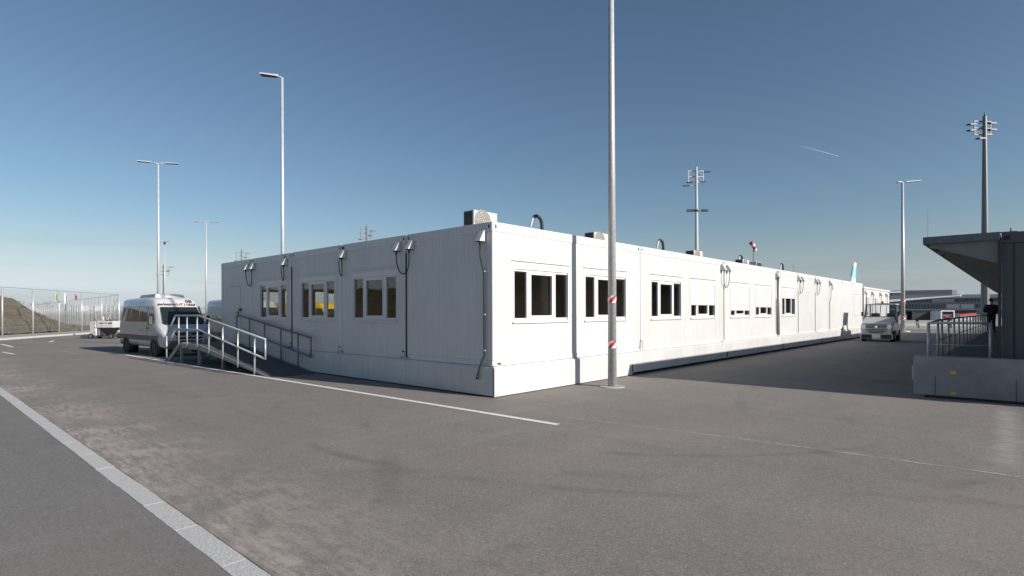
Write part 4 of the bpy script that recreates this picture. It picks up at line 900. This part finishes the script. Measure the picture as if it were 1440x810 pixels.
# canopy
KX0, KX1, KY0, KY1 = 6.52, CX-0.02, 6.45, 47.5
B(KX0,KX0+0.07,KY0,KY1,ZR-0.15,ZR).build('canopy_edge', 'canopy_edge', db)
B(KX0+0.071,KX1,KY0,KY0+0.07,ZR-0.15,ZR).build('canopy_edge', 'canopy_edge', db)
B(KX0+0.071,KX1,KY0+0.071,KY1,ZR-0.05,ZR-0.01).build('canopy_sheet', 'canopy', db)
y = KY0+0.14
while y < KY1:
    MB().prism([(KX0+0.10,ZR-0.06),(KX1-0.03,ZR-0.06),(KX1-0.03,ZR-0.62),(KX0+0.28,ZR-0.27),(KX0+0.10,ZR-0.22)], lambda u, v, w: (u, w, v), y, y+0.05).build('canopy_bracket', 'canopy', db); y += 1.55
for x in (KX0+0.35, KX0+0.7, KX0+1.05): B(x,x+0.05,KY0+0.2,KY1,ZR-0.10,ZR-0.051).build('purlin', 'canopy_edge', db)
B(KX1-0.035,KX1+0.015,KY0+0.06,KY0+0.11,0.85,ZR-0.16).build('canopy_post', 'dark_frame', db)
mb = MB(); mb.box(7.60,8.02,6.72,6.80,ZR+0.002,ZR+0.02); mb.cyl((7.92,6.76,ZR+0.02),(7.92,6.76,ZR+0.09),0.012); mb.build('roof_bracket', 'dark_frame', db)
MB().tube([(6.56,6.9,ZR),(6.56,6.9,ZR+0.62)], [0.003,0.0015], 6).build('whip_antenna', 'dark_frame', db)
# platform deck with railing
pf = thing('platform', 'raised walkway platform with grey balustrade beneath the dark canopy', 'platform')
B(6.52,CX-0.03,6.12,47.5,0.48,0.60).build('deck', 'deck', pf)
B(6.56,CX-0.05,6.16,47.4,0.0,0.479).build('plinth', 'concrete_wall', pf)
def rbar(p0, p1, r, nm='rail'): MB().tube([p0, p1], r, 8).build(nm, 'galv', pf)
zt = 1.50
rbar((6.56,6.98,zt),(7.60,6.98,zt),0.024); rbar((6.56,6.98,1.03),(7.60,6.98,1.03),0.012)
for x in (6.56, 7.60): rbar((x,6.98,0.60),(x,6.98,zt),0.030, 'post')
rbar((6.58,8.6,zt+0.04),(6.58,46,zt+0.04),0.024); rbar((6.58,8.6,1.05),(6.58,46,1.05),0.012)
for yy in (7.9, 8.55, 9.1): pass
y = 8.6
while y < 46:
    rbar((6.58,y,0.60),(6.58,y,zt+0.04),0.026, 'post'); y += 0.88 if y < 9 else 1.70
rbar((6.58,6.98,zt),(6.58,8.6,zt+0.04),0.02)
# concrete retaining wall
cw = thing('concrete_wall', 'low grey concrete wall with two yellow reflectors in front of the platform', 'wall', (0,0,0))
B(6.42,9.4,5.86,6.08,0.05,0.84).build('slab', 'concrete_wall', cw, bevel=0.012)
B(9.41,12.4,5.86,6.08,0.05,0.84).build('slab', 'concrete_wall', cw, bevel=0.012)
B(6.6,12.3,5.90,6.05,-0.02,0.049).build('footing', 'gap', cw)
for zz in (0.53, 0.12): B(7.02,7.11,5.848,5.861,zz-0.03,zz+0.03).build('reflector', 'yellow_tag', cw, bevel=0.004)
B(6.385,6.419,5.92,6.02,0.34,0.62).build('end_plate', 'grey_paint', cw)
for x in (6.78, 8.0): B(x-0.004,x+0.004,5.856,5.862,0.06,0.45).build('panel_joint', 'gap', cw)

# ------------------------------------------------------------------ person on the platform
def skin_mesh(name, joints, edges, m, parent, sub=2):
    me = bpy.data.meshes.new(name); keys = list(joints); idx = {k: i for i, k in enumerate(keys)}
    me.from_pydata([joints[k][0] for k in keys], [(idx[a], idx[b]) for a, b in edges], [])
    o = bpy.data.objects.new(name, me); COL.objects.link(o)
    sk = o.modifiers.new('skin', 'SKIN'); sk.use_smooth_shade = True
    for i, k in enumerate(keys):
        r = joints[k][1]; me.skin_vertices[0].data[i].radius = r if isinstance(r, tuple) else (r, r); me.skin_vertices[0].data[i].use_root = (i == 0)
    ss = o.modifiers.new('subsurf', 'SUBSURF'); ss.levels = sub; ss.render_levels = sub
    dg = bpy.context.evaluated_depsgraph_get(); m2 = bpy.data.meshes.new_from_object(o.evaluated_get(dg))
    o.modifiers.clear(); o.data = m2; m2.materials.clear(); m2.materials.append(M[m])
    for p in m2.polygons: p.use_smooth = True
    o.parent = parent; return o
ps = thing('person', 'person in dark jacket and cap standing on the platform under the canopy', 'person', (6.84,31.1,0.60), R(-75))
# local: facing -x (towards the alley); forearms raised in front
J = {'pelvis': ((0,0,0.95),(0.15,0.11)), 'waist': ((0.01,0,1.10),(0.145,0.105)), 'chest': ((0.02,0,1.32),(0.165,0.12)), 'neckb': ((0.01,0,1.48),(0.09,0.08)), 'neck': ((0,0,1.54),0.058), 'head': ((-0.02,0,1.64),(0.082,0.10)), 'crown': ((-0.01,0,1.74),(0.07,0.085))}
E_ = [('pelvis','waist'),('waist','chest'),('chest','neckb'),('neckb','neck'),('neck','head'),('head','crown')]
for s, n_ in ((1,'l'),(-1,'r')):
    J.update({n_+'sh': ((0.02,s*0.18,1.42),0.07), n_+'el': ((0.03,s*0.27,1.15),0.05), n_+'wr': ((-0.16,s*0.18,1.10),0.036), n_+'pa': ((-0.23,s*0.14,1.10),(0.026,0.038)),
              n_+'hip': ((0,s*0.09,0.90),0.095), n_+'kn': ((-0.01,s*0.10,0.50),0.062), n_+'an': ((0.02,s*0.11,0.10),0.045), n_+'toe': ((-0.14,s*0.13,0.04),(0.042,0.035))})
    E_ += [('chest',n_+'sh'),(n_+'sh',n_+'el'),(n_+'el',n_+'wr'),(n_+'wr',n_+'pa'),('pelvis',n_+'hip'),(n_+'hip',n_+'kn'),(n_+'kn',n_+'an'),(n_+'an',n_+'toe')]
    for f in range(4):
        J[n_+'f%d' % f] = ((-0.29-0.01*(1.5-abs(f-1.5)), s*(0.165-f*0.02), 1.085), 0.010); J[n_+'g%d' % f] = ((-0.32, s*(0.160-f*0.02), 1.06), 0.008); E_ += [(n_+'pa',n_+'f%d' % f),(n_+'f%d' % f,n_+'g%d' % f)]
    J[n_+'t'] = ((-0.25,s*0.10,1.13),0.010); E_.append((n_+'pa',n_+'t'))
body = skin_mesh('body', J, E_, 'skin', ps)
JJ = {k: v for k, v in {'chest': ((0.02,0,1.32),(0.23,0.18)), 'waist': ((0.01,0,1.10),(0.22,0.18)), 'hem': ((0.0,0,0.84),(0.23,0.19)), 'col': ((0.01,0,1.50),(0.085,0.08))}.items()}
EE = [('chest','waist'),('waist','hem'),('chest','col')]
for s, n_ in ((1,'l'),(-1,'r')):
    JJ.update({n_+'sh': ((0.02,s*0.20,1.41),0.11), n_+'el': ((0.03,s*0.30,1.15),0.085), n_+'wr': ((-0.13,s*0.20,1.10),0.055)}); EE += [('chest',n_+'sh'),(n_+'sh',n_+'el'),(n_+'el',n_+'wr')]
skin_mesh('jacket', JJ, EE, 'cloth_dark', ps)
JT = {'p': ((0,0,0.92),(0.17,0.13))}; ET = []
for s, n_ in ((1,'l'),(-1,'r')):
    JT.update({n_+'hip': ((0,s*0.09,0.84),0.115), n_+'kn': ((-0.01,s*0.10,0.50),0.085), n_+'an': ((0.02,s*0.11,0.10),0.075)}); ET += [('p',n_+'hip'),(n_+'hip',n_+'kn'),(n_+'kn',n_+'an')]
skin_mesh('trousers', JT, ET, 'trousers', ps)
for s in (1, -1): MB().hexa([(-0.19,s*0.13-0.05,0.0),(0.08,s*0.12-0.05,0.0),(0.08,s*0.12+0.05,0.0),(-0.19,s*0.13+0.05,0.0),(-0.15,s*0.13-0.04,0.075),(0.07,s*0.12-0.045,0.12),(0.07,s*0.12+0.045,0.12),(-0.15,s*0.13+0.04,0.075)]).build('shoe', 'black', ps, bevel=0.02)
mb = MB(); mb.tube([(-0.015,0,1.69),(-0.01,0,1.745),(0,0,1.79),(0,0,1.815)], [0.108,0.108,0.085,0.03], 14); mb.hexa([(-0.20,-0.07,1.70),(-0.09,-0.09,1.70),(-0.09,0.09,1.70),(-0.20,0.07,1.70),(-0.20,-0.07,1.712),(-0.09,-0.09,1.715),(-0.09,0.09,1.715),(-0.20,0.07,1.712)]); mb.build('cap', 'cloth_dark', ps)

# ------------------------------------------------------------------ security fence with embankment
def panel_mesh(length, h0, h1, vs_, hs_, w):
    mb = MB(); x = vs_/2
    while x < length: mb.box(x-w/2,x+w/2,-w/2,w/2,h0,h1); x += vs_
    z = h0
    while z <= h1: mb.box(0,length,-w/2-0.001,w/2+0.001,z-w/2,z+w/2); z += hs_
    return mb
def fence(label, pts, h, vs_, w, pr, group='security fences'):
    t = thing('security_fence', label, 'fence', (0,0,0), 0, group)
    proto = None; post = None
    for i, (a, b) in enumerate(zip(pts[:-1], pts[1:])):
        a = Vector(a); b = Vector(b); L_ = (b-a).length; ang = math.atan2(b.y-a.y, b.x-a.x)
        if proto is None: proto = panel_mesh(L_, 0.12, h-0.12, vs_, 0.6, w).build('mesh_panel', 'wire', t); proto['len'] = L_; o = proto
        else: o = proto.copy(); COL.objects.link(o); o.parent = t; o.scale.x = L_/proto['len']
        o.location = (*a, 0); o.rotation_euler = (0,0,ang)
    for p in pts:
        if post is None: post = MB().tube([(0,0,0),(0,0,h)], pr, 8).build('post', 'alu', t); o = post
        else: o = post.copy(); COL.objects.link(o); o.parent = t
        o.location = (*p, 0)
    mb = MB(); mb.tube([(*p, h-0.01) for p in pts], 0.016, 5); mb.build('top_wire', 'galv_far', t)
    return t
F0, F1 = Vector((-49.3,-2.85)), Vector((-64.5,8.0))
f1 = fence('wire mesh security fence on the verge in front of the earth mound', [tuple(F0+(F1-F0)*(k/5)) for k in range(-3,6)], 3.8, 0.11, 0.006, 0.06)
MB().tube([(-64.4,7.9,3.4),(-61.6,6.0,0.15)], 0.04, 8).build('brace', 'alu', f1)
G0, G1 = Vector((-64.5,8.06)), Vector((-182,14.5))
f2 = fence('long wire mesh security fence running away beyond the earth mound', [tuple(G0+(G1-G0)*(k/46)) for k in range(47)], 3.8, 0.20, 0.005, 0.055)

# mound: height field behind the first fence
def mound_h(x, y):
    d = (x-F0.x)*(F1.y-F0.y)-(y-F0.y)*(F1.x-F0.x); d = -d/((F1-F0).length)      # distance behind the fence
    d = d if d > 0 else 0
    a = min(1, max(0, (d-0.4)/6.5)); rise = a*a*(3-2*a)
    along = ((x-F0.x)*(F1.x-F0.x)+(y-F0.y)*(F1.y-F0.y))/((F1-F0).length)
    b = min(1, max(0, (11.5-along)/12.5)); fall = b**1.15
    back = min(1, max(0, (24-d)/10))
    return 4.0*rise*fall*back
from mathutils import noise as mnoise
mb = MB(); NX, NY = 150, 90; vs = []; fs = []
dirA = (F1-F0).normalized(); dirN = Vector((-dirA.y, dirA.x)); 
if dirN.x > 0: dirN = -dirN
for i in range(NX+1):
    for j in range(NY+1):
        al = -26+44*i/NX; dd = 0.25+26*j/NY
        p = F0+dirA*al+dirN*dd
        b = min(1, max(0, (14.6-al)/6.8)); a_ = min(1, max(0, (dd-0.2)/5.0)); rise = a_**0.8; back = min(1, max(0, (26-dd)/12))
        zz = 3.7*rise*(b**0.9)*back
        q = Vector((p.x*0.6, p.y*0.6, 0)); nz = mnoise.fractal(q, 0.9, 2.0, 5)
        zz += (0.30*nz+0.09*mnoise.noise(Vector((p.x*3, p.y*3, 2))))*min(1, zz*1.5+0.15)
        vs.append((p.x, p.y, 0.10+max(-0.02, zz)))
for i in range(NX):
    for j in range(NY): fs.append((i*(NY+1)+j, (i+1)*(NY+1)+j, (i+1)*(NY+1)+j+1, i*(NY+1)+j+1))
mb.add(vs, fs, True); mo = struct(mb.build('earth_mound', 'earth', recalc=False))
# dry grass tufts on the mound
mb = MB()
for k in range(13000):
    v = vs[random.randrange(len(vs))]
    if v[2] < 0.16 and random.random() < 0.6: continue
    x, y, z = v[0]+random.uniform(-0.15,0.15), v[1]+random.uniform(-0.15,0.15), v[2]-0.02
    for q in range(3):
        a = random.uniform(0, 6.28); h_ = random.uniform(0.06, 0.24); lx, ly = random.uniform(-0.12,0.12), random.uniform(-0.12,0.12); w_ = 0.02
        mb.add([(x-w_*math.cos(a),y-w_*math.sin(a),z),(x+w_*math.cos(a),y+w_*math.sin(a),z),(x+lx,y+ly,z+h_)], [(0,1,2)])
tag(mb.build('mound_grass', 'grass', recalc=False), 'dry grass tufts growing on the brown earth mound', 'grass', kind='stuff')
# flags beyond the fence
def flag(loc, m, label, w, h, zt, tip):
    t = thing('beach_flag', label, 'flag', loc, R(42), 'flags beyond the fence')
    MB().tube([(0,0,0),(0,0,zt)], 0.03, 6).build('pole', 'alu', t)
    n = 8; mb = MB(); vs_ = []; fs_ = []
    for k in range(n+1):
        f = k/n; yy = 0.08*math.sin(f*5); top = zt-tip*f; bot = zt-h+0.15*f
        vs_ += [(w*f+0.03,yy-0.006,bot),(w*f+0.03,yy-0.006,top),(w*f+0.03,yy+0.006,bot),(w*f+0.03,yy+0.006,top)]
    for k in range(n):
        a, b = 4*k, 4*k+4; fs_ += [(a,b,b+1,a+1),(a+2,a+3,b+3,b+2),(a+1,b+1,b+3,a+3),(a,a+2,b+2,b)]
    fs_ += [(0,1,3,2),(4*n,4*n+2,4*n+3,4*n+1)]
    mb.add(vs_, fs_); mb.build('cloth', m, t)
flag((-106.7,8.9,0), 'lime', 'lime green flag on a pole beyond the fence', 0.40, 1.1, 4.9, 0.1)
flag((-105.6,9.85,0), 'white_cloth', 'white pointed flag on a pole beyond the fence', 0.62, 1.7, 5.1, 0.8)
flag((-104.4,11.0,0), 'magenta', 'magenta pennant on a pole beyond the fence', 0.46, 1.0, 4.9, 0.45)
for (x, y, w, lab) in ((-103.5,12.2,1.0,'pale information board beyond the fence beneath the magenta pennant'), (-101.6,13.6,0.9,'second pale information board beyond the fence nearer the fence corner')):
    t = thing('information_board', lab, 'sign', (x,y,0), R(42), 'boards beyond the fence')
    B(-w/2,w/2,-0.02,0.02,2.2,3.0).build('board', 'white_cloth', t)
    for s in (-1, 1): B(s*w*0.4-0.03,s*w*0.4+0.03,-0.03,0.03,0,2.2).build('post', 'alu', t)
# far bare winter wood on the horizon
mb = MB()
for k in range(90):
    f = random.random(); bx, by = -330-random.uniform(0,60)+f*110, -5+f*105+random.uniform(-6,6)
    ht = random.uniform(4.5,7.5)*(1.0 if f < 0.45 else 0.75); mb.tube([(bx,by,0),(bx,by,ht*0.5)],[0.25,0.12],5)
    for q in range(150):
        r_ = random.random()**0.5*2.6; a = random.uniform(0,6.28); zz = ht*(0.30+0.70*random.random()); r_ *= (1-abs(zz/ht-0.6))*1.1
        c = Vector((bx+r_*math.cos(a), by+r_*math.sin(a), zz)); s_ = random.uniform(0.10,0.35)
        p = [c+Vector((random.uniform(-1,1),random.uniform(-1,1),random.uniform(-1,1)))*s_ for _ in range(3)]
        mb.add(p, [(0,1,2)])
tag(mb.build('far_wood', 'twigs', recalc=False), 'bare winter wood on the horizon beyond the long fence', 'wood', kind='stuff')

# ------------------------------------------------------------------ far right: carts, cone, aircraft, terminal
def cart(loc, rz, label, open_=False):
    t = thing('baggage_cart', label, 'baggage cart', loc, rz, 'baggage carts on the apron')
    B(-1.1,1.1,-0.7,0.7,0.42,0.52).build('bed', 'grey_paint', t)
    B(-1.15,1.15,-0.75,0.75,1.72,1.80).build('roof', 'plate' if open_ else 'cart_dark', t)
    for x in (-1.08, 1.08):
        for y in (-0.68, 0.68): B(x-0.05,x+0.05,y-0.05,y+0.05,0.521,1.719).build('post', 'plate' if open_ else 'dark_frame', t)
    B(-1.03,1.03,0.62,0.65,0.53,1.71).build('curtain', 'cart_dark', t)
    if not open_:
        B(-1.03,1.03,-0.66,-0.63,0.53,1.71).build('curtain', 'cart_dark', t)
        B(1.131,1.16,-0.62,0.62,0.53,1.71).build('end_panel', 'plate', t)
    else: B(-1.16,-1.131,-0.62,0.62,0.53,1.71).build('end_panel', 'plate', t)
    for x in (-0.8, 0.8):
        for y in (-0.6, 0.6): MB().cyl((x,y-0.08,0.2),(x,y+0.08,0.2),0.2,0.2,14).build('wheel', 'tyre', t)
    MB().bar((1.1,0,0.4),(1.9,0,0.25),0.07).build('tow_bar', 'dark_frame', t)
cart((-1.35,76.8,0), R(30), 'baggage cart with dark closed curtains beyond the lamp post')
cart((0.75,77.4,0), R(60), 'white framed open baggage cart behind the platform balustrade', True)
bl = thing('belt_loader', 'red topped belt loader on the apron behind the balustrade', 'belt loader', (2.1,80.8,0), R(42))
B(-1.3,1.3,-0.7,0.7,0.35,0.95).build('chassis', 'grey_paint', bl, bevel=0.05)
MB().hexa([(-1.9,-0.45,0.96),(1.9,-0.45,1.30),(1.9,0.45,1.30),(-1.9,0.45,0.96),(-1.9,-0.45,1.12),(1.9,-0.45,1.50),(1.9,0.45,1.50),(-1.9,0.45,1.12)]).build('conveyor', 'red', bl)
B(-1.1,-0.3,-0.68,-0.46,0.951,1.45).build('seat', 'seat', bl)
for x in (-0.85, 0.85):
    for y in (-0.66, 0.66): MB().cyl((x,y-0.09,0.3),(x,y+0.09,0.3),0.3,0.3,16).build('wheel', 'tyre', bl)
for k, (x, y) in enumerate(((-4.0,62.0),(-1.4,63.0),(1.2,64.0),(3.8,65.0))):
    MB().prism([(-0.3,0),(-0.3,0.2),(-0.12,0.5),(-0.09,0.8),(0.09,0.8),(0.12,0.5),(0.3,0.2),(0.3,0)], lambda u, v, w: (w, u, v), -1.25, 1.25).build('jersey_barrier', 'kerb_pale', loc=(x,y,0)).rotation_euler = (0,0,R(21))
for o, lab in zip(sorted([o for o in bpy.data.objects if o.name.startswith('jersey_barrier')], key=lambda o: o.location.x), ('pale jersey barrier at the row end behind the tow tractor', 'pale jersey barrier second in the row from the tow tractor', 'pale jersey barrier second in the row from the platform balustrade', 'pale jersey barrier at the row end next to the platform balustrade')):
    tag(o, lab, 'barrier', 'row of jersey barriers')
cn = thing('traffic_cone', 'small orange and white traffic cone at the foot of the far lamp post', 'traffic cone', (-0.25,45.6,0))
B(-0.2,0.2,-0.2,0.2,0,0.04).build('base', 'cone', cn)
for k in range(4):
    r0 = 0.15-0.032*k; MB().tube([(0,0,0.04+0.17*k),(0,0,0.21+0.17*k)],[r0,r0-0.032],14).build('band', 'cone' if k % 2 == 0 else 'white_cloth', cn)
# parked aircraft behind the annex
ac = thing('aircraft', 'white airliner with teal tail fin parked behind the annex', 'aircraft', (-17.4,109.0,0))
hd = Vector((0.015,-1.0,0)); ac.rotation_euler = (0,0,math.atan2(hd.y, hd.x))      # nose along +x local
prof = [(-17,0.3,4.6),(-14,0.9,4.35),(-9,1.65,3.9),(-5,1.95,3.7),(8,1.95,3.7),(13,1.85,3.65),(16,1.3,3.5),(17.6,0.6,3.3),(18.1,0.1,3.2)]
MB().tube([(x,0,z) for x, r, z in prof], [r for x, r, z in prof], 24).build('fuselage', 'plane_white', ac)
for s in (-1, 1):
    w = MB().hexa([(3.5,s*1.2,2.75),(-3.2,s*1.2,2.75),(-4.6,s*17.7,4.30),(-3.0,s*17.7,4.30),(3.5,s*1.2,3.25),(-3.2,s*1.2,3.0),(-4.6,s*17.7,4.40),(-3.0,s*17.7,4.44)]).build('wing', 'plane_white', ac)
    MB().hexa([(-3.0,s*17.65,4.2),(-4.6,s*17.65,4.2),(-4.9,s*17.95,5.05),(-4.2,s*17.95,5.05),(-3.0,s*17.78,4.2),(-4.6,s*17.78,4.2),(-4.9,s*18.0,5.05),(-4.2,s*18.0,5.05)]).build('winglet', 'plane_white', w)
    en = MB().tube([(4.2,s*5.7,2.1),(3.6,s*5.7,2.1),(1.5,s*5.7,2.1),(0.3,s*5.7,2.2)],[0.85,1.0,0.95,0.6],18).build('engine', 'plane_white', ac)
    MB().cyl((-0.5,s*3.2,0.55),(-0.5,s*3.6,0.55),0.55,0.55,16).build('main_wheel', 'tyre', ac)
    MB().bar((-0.5,s*3.4,0.6),(-0.5,s*3.0,2.8),0.22).build('gear_leg', 'grey_paint', ac)
    MB().hexa([(-12.4,s*0.6,4.6),(-15.4,s*0.6,4.6),(-16.4,s*6,5.2),(-15.0,s*6,5.2),(-12.4,s*0.6,4.85),(-15.4,s*0.6,4.8),(-16.4,s*6,5.05),(-15.0,s*6,5.05)]).build('tailplane', 'plane_white', ac)
fin = [(-10.5,5.6),(-15.6,5.05),(-17.4,11.8),(-15.0,11.8)]
def finpart(t0, t1, m, nm, par):
    lerp = lambda a, b, t: (a[0]+(b[0]-a[0])*t, a[1]+(b[1]-a[1])*t)
    q = [lerp(fin[0],fin[3],t0),lerp(fin[1],fin[2],t0),lerp(fin[1],fin[2],t1),lerp(fin[0],fin[3],t1)]
    return MB().prism(q, lambda u, v, w: (u, w, v), -0.14, 0.14).build(nm, m, par)
ft = finpart(0.0, 0.22, 'burgundy', 'tail_fin', ac)
finpart(0.22, 0.50, 'plane_white', 'fin_band', ft); finpart(0.50, 0.86, 'teal', 'fin_band', ft); finpart(0.86, 1.0, 'plane_white', 'fin_band', ft)
MB().cyl((12.5,0,0.45),(12.5,0.3,0.45),0.42,0.42,14).build('nose_wheel', 'tyre', ac); MB().bar((12.5,0.15,0.5),(12.5,0.15,2.2),0.16).build('gear_leg', 'grey_paint', ac)

# terminal, facing the camera at about 290 m
tm = thing('terminal_building', 'long grey terminal building with dark window bands across the apron', 'building', (-20.2,334.0,0), R(42.33-29))
# local x along facade, -y towards the camera
B(-75,75,0.6,30,0,9.3).build('wall', 'term_wall', tm)
B(-75.3,75.3,0.2,30.3,8.0,9.6).build('roof_band', 'term_light', tm)
B(-20,4,6,24,9.601,12.2).build('roof', 'term_wall', tm)
B(4.01,6.0,6,24,9.601,12.0).build('plant_room', 'plate', tm)
B(40,45,8,14,9.601,10.5).build('plant_room', 'term_dark', tm)
B(-75.1,75.1,0.3,0.62,0,2.2).build('ground_floor_base', 'term_dark', tm)
B(-75.1,75.1,-0.9,0.59,2.21,2.6).build('ledge', 'term_light', tm)
for (zz0, zz1) in ((3.0,5.0),(6.1,7.6)):
    x = -74
    while x < 74:
        ln = random.choice((5.5,7.5,9.0)); skip = random.random() < (0.28 if zz0 < 4 else 0.15)
        m_ = 'term_light' if skip else 'term_glass'
        w = B(x,x+ln-0.6,0.45,0.62,zz0,zz1).build('facade_panel' if skip else 'window', m_, tm)
        if not skip:
            q = x+1.2
            while q < x+ln-0.8: B(q-0.06,q+0.06,0.38,0.449,zz0,zz1).build('mullion', 'term_light', w); q += 1.2
        x += ln
for x in (-60,-38,-15,12,33,55): B(x,x+7,-0.2,0.299,0.1,2.1).build('gate_door', 'term_wall', tm)

# contrail high in the sky
def contrail_mat():
    m, n, l = _tree('contrail_ice'); b = n['Principled BSDF']; b.inputs['Base Color'].default_value = (0.85,0.87,0.9,1); b.inputs['Roughness'].default_value = 1; b.inputs['Specular IOR Level'].default_value = 0
    tc = n.new('ShaderNodeTexCoord'); s = n.new('ShaderNodeSeparateXYZ'); l.new(tc.outputs['Generated'], s.inputs[0])
    nz = n.new('ShaderNodeTexNoise'); nz.inputs['Scale'].default_value = 6; l.new(tc.outputs['Generated'], nz.inputs['Vector'])
    r = n.new('ShaderNodeMapRange'); r.inputs[1].default_value = 0; r.inputs[2].default_value = 0.9; r.inputs[3].default_value = 0.02; r.inputs[4].default_value = 0.30; l.new(s.outputs[0], r.inputs[0])
    l.new(r.outputs[0], b.inputs['Alpha']); return m
M['contrail'] = contrail_mat()
CC = Vector(cam.location)
def far_pt(px, py, d):
    x = (px-720)/789.15; y = -(py-439.08+0.00297*(px-720))/789.15; c, s = math.cos(R(42.33)), math.sin(R(42.33))
    return CC + Vector((x*c-s, x*s+c, y))*d
a, b = far_pt(1126,204.5,9000), far_pt(1180,220,9000)
tag(MB().tube([a, a.lerp(b,0.5), b], [13,9,4], 8).build('contrail', 'contrail'), 'thin white aircraft contrail high in the clear blue sky', 'contrail')
